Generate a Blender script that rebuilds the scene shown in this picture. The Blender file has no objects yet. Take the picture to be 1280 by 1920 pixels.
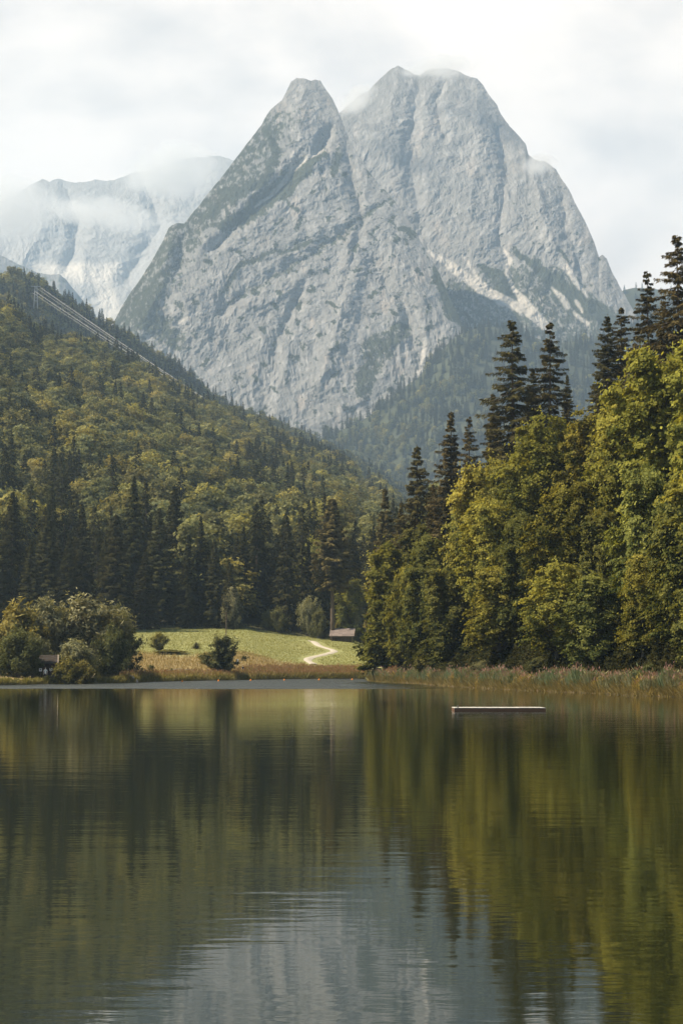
import bpy, math, random
import numpy as np
from mathutils import Vector, Matrix

# ------------------------------------------------------------------ camera, sky, sun, exposure
SC = bpy.context.scene
COL = SC.collection
F = 3733.3            # focal length in pixels of the 1280x1920 photograph (70 mm on a 36 mm tall sensor)
HOR = 1248.0          # row of the horizon
TH = math.atan((HOR - 960.0) / F)
CT, ST = math.cos(TH), math.sin(TH)
H = 2.5               # eye height above the water

cam_d = bpy.data.cameras.new("camera")
cam_d.sensor_fit = 'VERTICAL'; cam_d.sensor_height = 36.0; cam_d.lens = 36.0 * F / 1920.0
cam_d.clip_start = 0.5; cam_d.clip_end = 40000.0
cam = bpy.data.objects.new("camera", cam_d); COL.objects.link(cam)
cam.location = (0, 0, H); cam.rotation_euler = (math.pi / 2 + TH, 0, 0)
SC.camera = cam

SUN_AZ, SUN_EL = -94.0, 50.0      # degrees from the view axis (negative = left), height
SKY_STRENGTH, SUN_STRENGTH = 0.05, 5.0
_a, _e = math.radians(SUN_AZ), math.radians(SUN_EL)
SUN_DIR = Vector((math.sin(_a) * math.cos(_e), math.cos(_a) * math.cos(_e), math.sin(_e)))
sun_d = bpy.data.lights.new("sun", 'SUN'); sun_d.energy = SUN_STRENGTH; sun_d.angle = math.radians(0.6)
sun_d.color = (1.0, 0.86, 0.65)
sun = bpy.data.objects.new("sun", sun_d); COL.objects.link(sun)
sun.rotation_euler = SUN_DIR.to_track_quat('Z', 'Y').to_euler()

def N(nt, typ, **kw):
    n = nt.nodes.new(typ)
    for k, v in kw.items():
        if k == 'op': n.operation = v
        else: setattr(n, k, v)
    return n
def L(nt, a, b): nt.links.new(a, b)
def math_node(nt, op, a, b=None, c=None, clamp=False):
    n = nt.nodes.new('ShaderNodeMath'); n.operation = op; n.use_clamp = clamp
    for i, v in enumerate((a, b, c)):
        if v is None: continue
        if hasattr(v, 'links'): nt.links.new(v, n.inputs[i])
        else: n.inputs[i].default_value = v
    return n.outputs[0]
def mix_col(nt, fac, a, b, blend='MIX'):
    n = nt.nodes.new('ShaderNodeMix'); n.data_type = 'RGBA'; n.blend_type = blend
    for s, v in ((n.inputs[0], fac), (n.inputs[6], a), (n.inputs[7], b)):
        if hasattr(v, 'links'): nt.links.new(v, s)
        elif isinstance(v, tuple): s.default_value = (*v, 1) if len(v) == 3 else v
        else: s.default_value = v
    return n.outputs[2]
def ramp(nt, fac, lo, hi):
    n = nt.nodes.new('ShaderNodeMapRange'); n.interpolation_type = 'SMOOTHSTEP'; n.clamp = True
    nt.links.new(fac, n.inputs[0]); n.inputs[1].default_value = lo; n.inputs[2].default_value = hi
    return n.outputs[0]

world = bpy.data.worlds.new("World"); SC.world = world; world.use_nodes = True
nt = world.node_tree; nt.nodes.clear()
tc = N(nt, 'ShaderNodeTexCoord')
sky = N(nt, 'ShaderNodeTexSky'); sky.sky_type = 'NISHITA'; sky.sun_disc = False
sky.sun_elevation = _e; sky.sun_rotation = _a; sky.altitude = 800.0; sky.air_density = 1.0; sky.dust_density = 1.5
skc = mix_col(nt, 1.0, sky.outputs[0], (SKY_STRENGTH,) * 3, 'MULTIPLY')
sep = N(nt, 'ShaderNodeSeparateXYZ'); L(nt, tc.outputs['Generated'], sep.inputs[0])
mp = N(nt, 'ShaderNodeMapping'); mp.inputs['Scale'].default_value = (1.0, 1.0, 1.7)
L(nt, tc.outputs['Generated'], mp.inputs[0])
n1 = N(nt, 'ShaderNodeTexNoise'); n1.inputs['Scale'].default_value = 5.0; n1.inputs['Detail'].default_value = 7; n1.inputs['Roughness'].default_value = 0.52
n1.inputs['Distortion'].default_value = 0.35; L(nt, mp.outputs[0], n1.inputs['Vector'])
n2 = N(nt, 'ShaderNodeTexNoise'); n2.inputs['Scale'].default_value = 11.0; n2.inputs['Detail'].default_value = 6; n2.inputs['Roughness'].default_value = 0.55
L(nt, mp.outputs[0], n2.inputs['Vector'])
shade = ramp(nt, math_node(nt, 'ADD', math_node(nt, 'MULTIPLY', n1.outputs[0], 0.7), math_node(nt, 'MULTIPLY', n2.outputs[0], 0.3)), 0.37, 0.58)
cloud = mix_col(nt, shade, (0.49, 0.443, 0.402), (0.755, 0.655, 0.565))
# the cloud bank stands round the mountains; higher up the sky opens
cover = math_node(nt, 'SUBTRACT', 1.0, ramp(nt, sep.outputs[2], 0.38, 0.62))
cover = math_node(nt, 'MULTIPLY', cover, math_node(nt, 'MULTIPLY_ADD', ramp(nt, sep.outputs[1], .25, .75), .92, .08))
cover = math_node(nt, 'MULTIPLY', cover, math_node(nt, 'ADD', 0.93, math_node(nt, 'MULTIPLY', shade, 0.07)))
skyfinal = mix_col(nt, cover, skc, cloud)
bg = N(nt, 'ShaderNodeBackground'); L(nt, skyfinal, bg.inputs[0]); bg.inputs[1].default_value = 1.0
out = N(nt, 'ShaderNodeOutputWorld'); L(nt, bg.outputs[0], out.inputs[0])

SC.view_settings.view_transform = 'Standard'; SC.view_settings.look = 'None'
SC.view_settings.exposure = 1.0; SC.view_settings.gamma = 1.0; SC.view_settings.use_curve_mapping = False
SC.render.engine = 'CYCLES'
cy = SC.cycles
cy.max_bounces = 6; cy.diffuse_bounces = 2; cy.glossy_bounces = 2; cy.transmission_bounces = 3; cy.transparent_max_bounces = 4; cy.volume_bounces = 2
cy.caustics_reflective = False; cy.caustics_refractive = False
cy.use_denoising = True; cy.denoiser = 'OPENIMAGEDENOISE'; cy.denoising_input_passes = 'RGB_ALBEDO_NORMAL'; cy.denoising_prefilter = 'ACCURATE'; cy.sample_clamp_indirect = 4.0
cy.volume_step_rate = 1.0

# ------------------------------------------------------------------ helpers
def tag(o, label=None, cat=None, group=None, kind=None):
    if label: o['label'] = label
    if cat: o['category'] = cat
    if group: o['group'] = group
    if kind: o['kind'] = kind
    return o

def new_mesh(name, verts, faces, mats, cols=None, mat_idx=None, smooth=False):
    """verts (n,3), faces (m,k) of one k or a list of such arrays; cols (n,3)."""
    me = bpy.data.meshes.new(name)
    verts = np.ascontiguousarray(verts, dtype=np.float32)
    fl = faces if isinstance(faces, list) and np.ndim(faces[0]) == 2 else [faces]
    fl = [np.asarray(f, dtype=np.int32) for f in fl if len(f)]
    loops = np.concatenate([f.ravel() for f in fl])
    tot = np.concatenate([np.full(len(f), f.shape[1], dtype=np.int32) for f in fl])
    start = np.concatenate([[0], np.cumsum(tot)[:-1]]).astype(np.int32)
    me.vertices.add(len(verts)); me.vertices.foreach_set("co", verts.ravel())
    me.loops.add(len(loops)); me.loops.foreach_set("vertex_index", loops)
    me.polygons.add(len(tot)); me.polygons.foreach_set("loop_start", start)
    me.polygons.foreach_set("loop_total", tot)
    if mat_idx is not None: me.polygons.foreach_set("material_index", np.asarray(mat_idx, dtype=np.int32))
    me.polygons.foreach_set("use_smooth", np.full(len(tot), bool(smooth)))
    if cols is not None:
        a = me.attributes.new("col", 'FLOAT_COLOR', 'POINT')
        c = np.ones((len(verts), 4), dtype=np.float32); c[:, :3] = cols
        a.data.foreach_set("color", c.ravel())
    me.update(calc_edges=True)
    for m in (mats if isinstance(mats, (list, tuple)) else [mats]): me.materials.append(m)
    return me

def obj(name, me, parent=None, loc=(0, 0, 0), rz=0.0):
    o = bpy.data.objects.new(name, me); COL.objects.link(o)
    o.location = loc; o.rotation_euler = (0, 0, rz)
    if parent: o.parent = parent
    return o
def empty(name, loc, rz=0.0):
    o = bpy.data.objects.new(name, None); COL.objects.link(o)
    o.location = loc; o.rotation_euler = (0, 0, rz); o.empty_display_size = 0.3
    return o

class MB:
    """collects boxes, tubes and prisms with a colour each"""
    def __init__(s): s.v = []; s.f4 = []; s.f3 = []; s.c = []; s.n = 0
    def add(s, v, f4=(), f3=(), col=(.5, .5, .5)):
        v = np.asarray(v, float)
        s.v.append(v); s.c.append(np.tile(np.asarray(col, float), (len(v), 1)) if np.ndim(col) == 1 else np.asarray(col))
        if len(f4): s.f4.append(np.asarray(f4) + s.n)
        if len(f3): s.f3.append(np.asarray(f3) + s.n)
        s.n += len(v); return s
    def box(s, c, d, col, rz=0.0, ry=0.0, rx=0.0):
        v = np.array([[x, y, z] for x in (-.5, .5) for y in (-.5, .5) for z in (-.5, .5)]) * np.asarray(d)
        M = np.array(Matrix.Rotation(rz, 3, 'Z') @ Matrix.Rotation(ry, 3, 'Y') @ Matrix.Rotation(rx, 3, 'X'))
        v = v @ M.T + np.asarray(c)
        return s.add(v, [(0, 1, 3, 2), (4, 6, 7, 5), (0, 4, 5, 1), (2, 3, 7, 6), (0, 2, 6, 4), (1, 5, 7, 3)], (), col)
    def tube(s, pts, rad, col, n=7, cap=True):
        pts = np.asarray(pts, float); k = len(pts); rad = np.broadcast_to(rad, k)
        t = np.gradient(pts, axis=0); t /= np.linalg.norm(t, axis=1)[:, None] + 1e-9
        ref = np.array([0, 0, 1.0]) if abs(t[0][2]) < .9 else np.array([1.0, 0, 0])
        a = np.cross(t, ref); a /= np.linalg.norm(a, axis=1)[:, None] + 1e-9
        b = np.cross(t, a)
        an = np.arange(n) * 2 * math.pi / n
        v = pts[:, None] + rad[:, None, None] * (np.cos(an)[None, :, None] * a[:, None] + np.sin(an)[None, :, None] * b[:, None])
        i = np.arange(k - 1)[:, None] * n; j = np.arange(n)[None]
        q = np.stack([i + j, i + (j + 1) % n, i + n + (j + 1) % n, i + n + j], -1).reshape(-1, 4)
        vv = v.reshape(-1, 3); f3 = []
        if cap:
            vv = np.vstack([vv, pts[:1], pts[-1:]]); e = k * n
            f3 = [(e, (m + 1) % n, m) for m in range(n)] + [(e + 1, (k - 1) * n + m, (k - 1) * n + (m + 1) % n) for m in range(n)]
        return s.add(vv, q, f3, col)
    def lathe(s, prof, c, col, n=12):
        p = np.asarray(prof, float); an = np.arange(n) * 2 * math.pi / n
        v = np.stack([p[:, 0, None] * np.cos(an), p[:, 0, None] * np.sin(an), np.repeat(p[:, 1, None], n, 1)], -1).reshape(-1, 3) + np.asarray(c)
        k = len(p); i = np.arange(k - 1)[:, None] * n; j = np.arange(n)[None]
        q = np.stack([i + j, i + (j + 1) % n, i + n + (j + 1) % n, i + n + j], -1).reshape(-1, 4)
        return s.add(v, q, (), col)
    def mesh(s, name, mat, smooth=False):
        f = []
        if s.f4: f.append(np.concatenate(s.f4))
        if s.f3: f.append(np.concatenate(s.f3))
        return new_mesh(name, np.concatenate(s.v), f, mat, np.concatenate(s.c), None, smooth)
    def build(s, name, mat, parent=None, loc=(0, 0, 0), rz=0.0, smooth=False):
        return obj(name, s.mesh(name, mat, smooth), parent, loc, rz)

# gradient noise -------------------------------------------------------------
def _h(ix, iy, iz, seed):
    h = (ix.astype(np.int64) * 374761393 + iy.astype(np.int64) * 668265263 + iz.astype(np.int64) * 2147483647 + seed * 1274126177) & 0xffffffff
    h = ((h ^ (h >> 13)) * 1274126177) & 0xffffffff
    h = ((h ^ (h >> 16)) * 2246822519) & 0xffffffff
    return h ^ (h >> 15)
def perlin(x, y, z=0.0, seed=0):
    x, y, z = np.broadcast_arrays(np.asarray(x, float), y, z)
    xi, yi, zi = np.floor(x), np.floor(y), np.floor(z)
    fx, fy, fz = x - xi, y - yi, z - zi
    u, v, w = (t * t * t * (t * (t * 6 - 15) + 10) for t in (fx, fy, fz))
    xi, yi, zi = xi.astype(np.int64), yi.astype(np.int64), zi.astype(np.int64)
    def g(a, b, c):
        h = _h(xi + a, yi + b, zi + c, seed)
        return ((h & 255) / 127.5 - 1) * (fx - a) + (((h >> 8) & 255) / 127.5 - 1) * (fy - b) + (((h >> 16) & 255) / 127.5 - 1) * (fz - c)
    def lp(a, b, t): return a + (b - a) * t
    return lp(lp(lp(g(0, 0, 0), g(1, 0, 0), u), lp(g(0, 1, 0), g(1, 1, 0), u), v),
              lp(lp(g(0, 0, 1), g(1, 0, 1), u), lp(g(0, 1, 1), g(1, 1, 1), u), v), w)
def fbm(x, y, z=0.0, o=5, gain=.5, seed=0):
    s = 0; a = 1.0; k = 1.0
    for i in range(o):
        s = s + a * perlin(x * k, y * k, z * k if np.ndim(z) or z else 0.0, seed + i * 17); a *= gain; k *= 2.03
    return s
def ridged(x, y, z=0.0, o=5, gain=.5, seed=0):
    s = 0; a = 1.0; k = 1.0; n = 0
    for i in range(o):
        s = s + a * (1 - 2.0 * np.abs(perlin(x * k, y * k, z * k if np.ndim(z) or z else 0.0, seed + i * 31))); n += a; a *= gain; k *= 2.07
    return s / n
def sstep(x, a, b):
    t = np.clip((x - a) / (b - a), 0, 1); return t * t * (3 - 2 * t)

# photograph geometry: where a column / row of the photograph lies at a given distance
def col_x(px, Y, z):
    """x of the point seen in column px, at distance Y and height z"""
    e = np.arctan((np.asarray(z, float) - H) / Y) - TH
    return Y * ((np.asarray(px, float) - 640) / F) / (CT - np.tan(e) * ST)
def row_z(py, Y):
    v = (960 - np.asarray(py, float)) / F
    return H + Y * (ST + v * CT) / (CT - v * ST)
def row_of(z, Y):
    return 960 - F * np.tan(np.arctan((np.asarray(z, float) - H) / Y) - TH)

# ------------------------------------------------------------------ materials
def mat_attr(name, rough=0.9, transl=0.0, hue=0.0, val=0.0, bump=None, noise=0.0, nscale=1.0, spec=0.2, sat=1.0):
    m = bpy.data.materials.new(name); m.use_nodes = True; nt = m.node_tree; nt.nodes.clear()
    at = N(nt, 'ShaderNodeAttribute'); at.attribute_name = 'col'
    c = at.outputs['Color']
    if hue or val:
        oi = N(nt, 'ShaderNodeObjectInfo'); hs = N(nt, 'ShaderNodeHueSaturation')
        L(nt, math_node(nt, 'MULTIPLY_ADD', oi.outputs['Random'], hue, 0.5 - hue / 2), hs.inputs[0])
        wn = N(nt, 'ShaderNodeTexWhiteNoise'); wn.noise_dimensions = '1D'; L(nt, oi.outputs['Random'], wn.inputs['W'])
        L(nt, math_node(nt, 'MULTIPLY_ADD', wn.outputs['Value'], val, 1 - val / 2), hs.inputs[2])
        hs.inputs[1].default_value = sat
        L(nt, c, hs.inputs[4]); c = hs.outputs[0]
    if noise:
        t = N(nt, 'ShaderNodeTexCoord'); nz = N(nt, 'ShaderNodeTexNoise'); nz.inputs['Scale'].default_value = nscale; nz.inputs['Detail'].default_value = 6; nz.inputs['Roughness'].default_value = .6
        L(nt, t.outputs['Object'], nz.inputs['Vector'])
        k = math_node(nt, 'MULTIPLY_ADD', nz.outputs[0], 2 * noise, 1 - noise)
        cb = N(nt, 'ShaderNodeCombineColor')
        for i in range(3): L(nt, k, cb.inputs[i])
        c = mix_col(nt, 1.0, c, cb.outputs[0], 'MULTIPLY')
    o = N(nt, 'ShaderNodeOutputMaterial')
    if transl:
        d = N(nt, 'ShaderNodeBsdfDiffuse'); tr = N(nt, 'ShaderNodeBsdfTranslucent'); mx = N(nt, 'ShaderNodeMixShader')
        L(nt, c, d.inputs[0])
        L(nt, mix_col(nt, 1.0, c, (1.25, 1.15, 0.6), 'MULTIPLY'), tr.inputs[0]); mx.inputs[0].default_value = transl
        L(nt, d.outputs[0], mx.inputs[1]); L(nt, tr.outputs[0], mx.inputs[2]); L(nt, mx.outputs[0], o.inputs[0])
    else:
        b = N(nt, 'ShaderNodeBsdfPrincipled'); L(nt, c, b.inputs['Base Color']); b.inputs['Roughness'].default_value = rough
        b.inputs['Specular IOR Level'].default_value = spec
        if bump:
            sc, dist, stretch = bump
            t = N(nt, 'ShaderNodeTexCoord'); mp = N(nt, 'ShaderNodeMapping'); mp.inputs['Scale'].default_value = stretch
            L(nt, t.outputs['Object'], mp.inputs[0])
            nz = N(nt, 'ShaderNodeTexNoise'); nz.inputs['Scale'].default_value = sc; nz.inputs['Detail'].default_value = 8; nz.inputs['Roughness'].default_value = .65
            L(nt, mp.outputs[0], nz.inputs['Vector'])
            bp = N(nt, 'ShaderNodeBump'); bp.inputs['Strength'].default_value = 1.0; bp.inputs['Distance'].default_value = dist
            L(nt, nz.outputs[0], bp.inputs['Height']); L(nt, bp.outputs[0], b.inputs['Normal'])
        L(nt, b.outputs[0], o.inputs[0])
    return m

M_LEAF = mat_attr("beech_leaf", transl=0.38, hue=0.022, val=0.7)
M_NEEDLE = mat_attr("spruce_needle", transl=0.12, hue=0.03, val=0.5)
M_SHRUB = mat_attr("willow_leaf", transl=0.30, hue=0.03, val=0.25)
M_BARK = mat_attr("bark", rough=.95, noise=.45, nscale=1.4, bump=(2.0, .05, (1, 1, .25)))
M_REED = mat_attr("reed", transl=0.3)
M_GROUND = mat_attr("grass_and_soil", rough=.95, noise=.28, nscale=.55, bump=(1.6, .12, (1, 1, 1)))
M_ROCK = mat_attr("limestone", rough=.95, noise=.22, nscale=.03, bump=(.045, 9.0, (1.0, 1.0, .45)), spec=.1)
M_WOOD = mat_attr("weathered_wood", rough=.85, noise=.3, nscale=3.0, bump=(6.0, .01, (1, 1, 8)))
M_PAINT = mat_attr("painted", rough=.6, noise=.08, nscale=4.0)
M_CLOTH = mat_attr("cloth_and_skin", rough=.8)
M_METAL = mat_attr("galvanised_steel", rough=.45, spec=.6)
M_STONE = mat_attr("stone", rough=.9, noise=.3, nscale=2.0, bump=(3.0, .04, (1, 1, 1)))
M_PATH = mat_attr("gravel_path", rough=.95, noise=.18, nscale=1.5, bump=(8.0, .02, (1, 1, 1)))
# ------------------------------------------------------------------ ground
SHORE_PX = np.array([-6000, -2500, -900, -300, 0, 80, 240, 300, 440, 560, 684, 690, 704, 730, 760, 850, 950, 1080, 1200, 1290, 1500, 1900, 2600, 6000.])
SHORE_Y = np.array([20, 45, 110, 205, 252, 268, 288, 310, 345, 372, 385, 322, 304, 292, 280, 237, 208, 184, 166, 158, 135, 95, 55, 20.])
HILL_PX = np.array([-6000, -900, -300, 0, 60, 130, 215, 270, 370, 430, 480, 560, 640, 720, 800, 6000.])
HILL_PY = np.array([330, 360, 460, 575, 622, 632, 662, 690, 745, 772, 797, 832, 862, 905, 990, 1190.])
HILL_Y = np.array([900, 1000, 1150, 1300, 1340, 1380, 1440, 1470, 1550, 1600, 1650, 1720, 1800, 1900, 1900, 1900.])
TREE_H = 24.0
FOOT_Y = 478.0

def ground_z(x, y):
    x, y = np.broadcast_arrays(np.asarray(x, float), np.asarray(y, float))
    r = np.hypot(x, y); ang = np.arctan2(x, y)
    px = 640 + F * np.tan(np.clip(ang, -1.0, 1.0)) / CT
    Y = r * np.maximum(np.cos(ang), 0.54)
    back = sstep(np.abs(ang), 1.0, 1.7)
    sh = np.interp(px, SHORE_PX, SHORE_Y)
    sh = sh + 1.3 * perlin(px / 23.0, 3.3, 0, 5) + .6 * perlin(px / 7.0, 1.3, 0, 6)
    sh = sh * (1 - back) + 2.2 * back
    d = Y - sh
    z = np.where(d < 0, np.maximum(-3.0, d * .3) - .06, np.minimum(.55, .05 + d * .45))
    dd = np.maximum(d - 2, 0)
    # meadow on the left, rising away from the water
    mead = .083 * np.clip(Y - np.maximum(sh + 2, 352), 0, None) + .03 * np.clip(dd, 0, 14)
    mead = np.minimum(mead, .083 * (FOOT_Y + 25 - 352))
    # wooded hillside behind it
    hy = np.interp(px, HILL_PX, HILL_Y); hz = row_z(np.interp(px, HILL_PX, HILL_PY), hy) - TREE_H * .82
    t = np.clip((Y - FOOT_Y) / (hy - FOOT_Y), 0, 1)
    hill = (hz - 9) * (t ** 1.05)
    over = np.maximum(Y - hy, 0); hill = hill - np.minimum(over * .35, hz * .9)
    hill = hill + sstep(t, .05, .3) * 5.0 * fbm(x / 90., y / 90., 0, 3, .5, 40)
    left = mead + np.maximum(hill, 0)
    # wooded bank on the right
    sl = np.interp(px, [640, 700, 785, 965, 1280, 1500, 6000], [.0, .03, .17, .275, .345, .36, .36])
    right = sl * np.clip(dd - 3.5, 0, 120) + .1 * sl * np.clip(dd - 120, 0, 400) + sstep(dd, 4, 30) * .6 * fbm(x / 14., y / 14., 0, 3, .5, 41)
    k = sstep(px, 655, 770)
    land = np.maximum(left * (1 - k) + right * k, np.where(px > 690, np.maximum(left * (1 - sstep(px, 800, 1200)), right), 0) * (Y > 420))
    land = land * (1 - back) + back * (.35 + .03 * np.clip(r - 3, 0, 300))
    z = z + np.where(d > 0, land, 0)
    z = z + np.where(d > .5, .06 * perlin(x / 2.1, y / 2.1, 0, 9) + .12 * perlin(x / 7.3, y / 7.3, 0, 10), 0)
    return z

def ground_hit(px, py, y0=150.0, y1=560.0):
    """where the line of sight through a column and row meets the ground"""
    Y = np.linspace(y0, y1, 1600); z = row_z(py, Y); x = col_x(px, Y, z)
    g = ground_z(x, Y); i = int(np.argmax(g >= z)) if (g >= z).any() else len(Y) - 1
    return float(x[i]), float(Y[i]), float(g[i])
def spot(px, Y):
    x = float(col_x(px, Y, 6.0)); z = float(ground_z(x, Y)); x = float(col_x(px, Y, z))
    return x, Y, float(ground_z(x, Y))

pxs = np.concatenate([np.linspace(-5200, -300, 50)[:-1], np.arange(-300, 1600, 6.0), np.linspace(1600, 5200, 40)])
angs = np.concatenate([np.linspace(-math.pi, math.atan(-5840 / F), 24)[:-1], np.arctan((pxs - 640) * CT / F), np.linspace(math.atan(4560 / F), math.pi, 24)[1:]])
rads = np.concatenate([[.01], np.geomspace(2, 150, 50)[:-1], np.arange(150, 420, 1.6), np.arange(420, 520, 3.0), np.geomspace(520, 2100, 90), np.geomspace(2300, 8600, 7)])
A, R = np.meshgrid(angs, rads)
gx, gy = R * np.sin(A), R * np.cos(A)
gz = ground_z(gx, gy); gz = np.where(R > 2200, np.minimum(gz, 20.0), gz)
gpx = 640 + F * np.tan(np.clip(A, -1, 1)) / CT; gY = R * np.maximum(np.cos(A), .54)
gd = gY - np.interp(gpx, SHORE_PX, SHORE_Y)
nz = fbm(gx / 9., gy / 9., 0, 4, .55, 50); nz2 = fbm(gx / 30., gy / 45., 0, 3, .5, 51)
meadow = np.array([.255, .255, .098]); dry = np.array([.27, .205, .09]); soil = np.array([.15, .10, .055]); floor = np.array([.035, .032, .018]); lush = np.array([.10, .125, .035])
gc = meadow + .035 * nz[..., None] * np.array([1, .8, .3]) + np.clip(nz2, -.5, .5)[..., None] * np.array([.03, .012, .008])
def blend(c, k, new): return c * (1 - k[..., None]) + new * k[..., None]
drylim = np.where(gpx < 578, 400 - np.interp(gpx, SHORE_PX, SHORE_Y) + 5 * np.sin(gpx / 31.), np.interp(gpx, [578, 600, 700], [24, 12, 10]))
gc = blend(gc, (1 - sstep(gd + 6 * nz, drylim - 8, drylim + 6)) * (gpx < 720), dry + .05 * nz[..., None])
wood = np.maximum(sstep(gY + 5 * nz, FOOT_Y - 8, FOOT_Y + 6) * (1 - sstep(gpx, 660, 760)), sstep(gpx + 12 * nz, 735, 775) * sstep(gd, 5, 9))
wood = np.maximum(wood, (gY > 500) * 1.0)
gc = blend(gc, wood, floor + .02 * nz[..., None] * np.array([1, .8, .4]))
gc = blend(gc, sstep(gpx, 700, 760) * (1 - sstep(gd + 3 * nz, 7, 15)), soil + .04 * nz[..., None])
gc = blend(gc, 1 - sstep(gd + .6 * nz, -.2, 1.2), np.array([.06, .055, .03]))
gc = np.clip(gc, .008, 1)
nr, na = R.shape
i = np.arange(nr - 1)[:, None] * na; j = np.arange(na - 1)[None]
gf = np.stack([i + j, i + j + 1, i + na + j + 1, i + na + j], -1).reshape(-1, 4)
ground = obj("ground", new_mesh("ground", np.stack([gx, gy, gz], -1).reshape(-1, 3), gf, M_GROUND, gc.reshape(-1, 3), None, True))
tag(ground, "grassy meadow, dry shore and dark forest floor round the lake", None, None, 'structure')

# ------------------------------------------------------------------ water
m = bpy.data.materials.new("lake_water"); m.use_nodes = True; nt = m.node_tree; nt.nodes.clear()
t = N(nt, 'ShaderNodeTexCoord'); sx = N(nt, 'ShaderNodeSeparateXYZ'); L(nt, t.outputs['Object'], sx.inputs[0])
def wnoise(scale, stretch, det=3, rough=.5):
    mp = N(nt, 'ShaderNodeMapping'); mp.inputs['Scale'].default_value = stretch; L(nt, t.outputs['Object'], mp.inputs[0])
    n = N(nt, 'ShaderNodeTexNoise'); n.inputs['Scale'].default_value = scale; n.inputs['Detail'].default_value = det; n.inputs['Roughness'].default_value = rough
    L(nt, mp.outputs[0], n.inputs['Vector']); return n.outputs[0]
big = wnoise(.030, (1, .55, 1), 3)                 # where the breeze touches the water
edge = math_node(nt, 'MULTIPLY', math_node(nt, 'SUBTRACT', big, .5), 26.0)
ruf = ramp(nt, math_node(nt, 'ADD', sx.outputs['Y'], edge), 214.0, 224.0)
ruf = math_node(nt, 'MULTIPLY', ruf, math_node(nt, 'SUBTRACT', 1.0, ramp(nt, math_node(nt, 'ADD', sx.outputs['X'], edge), 1.0, 12.0)))
mid = ramp(nt, big, .42, .62)
amp = math_node(nt, 'ADD', math_node(nt, 'MULTIPLY_ADD', mid, .55, .55), math_node(nt, 'MULTIPLY', ruf, 110.0))
hgt = math_node(nt, 'ADD', math_node(nt, 'MULTIPLY', wnoise(.55, (.55, 1.25, 1), 2), 2.0), math_node(nt, 'MULTIPLY', wnoise(2.6, (.55, 1.3, 1), 3), .85))
hgt = math_node(nt, 'MULTIPLY', hgt, amp)
bp = N(nt, 'ShaderNodeBump'); bp.inputs['Strength'].default_value = 1.0; bp.inputs['Distance'].default_value = .0052; L(nt, hgt, bp.inputs['Height'])
b = N(nt, 'ShaderNodeBsdfPrincipled'); b.inputs['Base Color'].default_value = (.014, .017, .006, 1); b.inputs['IOR'].default_value = 1.5
L(nt, math_node(nt, 'MULTIPLY_ADD', ruf, .25, .03), b.inputs['Roughness']); L(nt, bp.outputs[0], b.inputs['Normal'])
b.inputs['Specular Tint'].default_value = (1.0, 1.0, .95, 1)
o = N(nt, 'ShaderNodeOutputMaterial'); L(nt, b.outputs[0], o.inputs[0])
M_WATER = m
wv = [(-420, -30, 0), (420, -30, 0), (420, 430, 0), (-420, 430, 0)]
tag(obj("water", new_mesh("water", wv, [[0, 1, 2, 3]], M_WATER)), "calm dark green lake", None, None, 'structure')

# ------------------------------------------------------------------ path across the meadow
pp = [(588, 1246, 21), (578, 1240, 21), (576, 1236, 20), (588, 1232, 16), (602, 1229, 13), (618, 1225, 11), (628, 1221.5, 12), (622, 1218.5, 13), (606, 1214, 12), (596, 1210, 12), (592, 1206.5, 10), (588, 1203.5, 12), (577, 1202, 10)]
pa = np.array(pp, float); s = np.linspace(0, len(pa) - 1, 70)
k = np.arange(len(pa)); pa = np.stack([np.interp(s, k, pa[:, q]) for q in range(3)], 1)
for q in range(3): pa[1:-1, q] = (pa[:-2, q] + pa[1:-1, q] * 2 + pa[2:, q]) / 4
pv = []; cl = []
for a, b_, w in pa:
    x, Y, z = ground_hit(a, b_, 340, 540); cl.append((x, Y, max(w * Y / F * .5, .75)))
cl = np.array(cl); cl[1:-1] = (cl[:-2] + cl[1:-1] + cl[2:]) / 3
tg = np.gradient(cl[:, :2], axis=0); tg /= np.linalg.norm(tg, axis=1)[:, None]
cl_path = cl.copy()
nrm = np.stack([tg[:, 1], -tg[:, 0]], 1)
for q in (-1, -.4, .4, 1):
    P = cl[:, :2] + nrm * (np.maximum(cl[:, 2:3] * .75, .8) * q + (.18 * perlin(s * 2.3, q * 9, 0, 77))[:, None])
    pv.append(np.column_stack([P, ground_z(P[:, 0], P[:, 1]) + (.17 if abs(q) < 1 else .03)]))
pv = np.stack(pv, 1).reshape(-1, 3); n_ = len(cl)
pf = [(i * 4 + j, i * 4 + j + 1, i * 4 + j + 5, i * 4 + j + 4) for i in range(n_ - 1) for j in range(3)]
tag(obj("path", new_mesh("path", pv, pf, M_PATH, np.tile([.46, .41, .335], (len(pv), 1)), None, True)), "pale winding gravel path across the meadow", None, None, 'structure')

# ------------------------------------------------------------------ mountains
def seg_mask(px, py, pts, soft):
    """1 inside a stroke of varying half-width w through the points (px, py, w), falling to 0 over soft"""
    d = np.full(px.shape, 1e9)
    for (ax, ay, aw), (bx, by, bw) in zip(pts[:-1], pts[1:]):
        vx, vy = bx - ax, by - ay; t = np.clip(((px - ax) * vx + (py - ay) * vy) / (vx * vx + vy * vy + 1e-9), 0, 1)
        d = np.minimum(d, np.hypot(px - ax - t * vx, py - ay - t * vy) - (aw + t * (bw - aw)))
    return 1 - sstep(d, -soft, soft)

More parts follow.
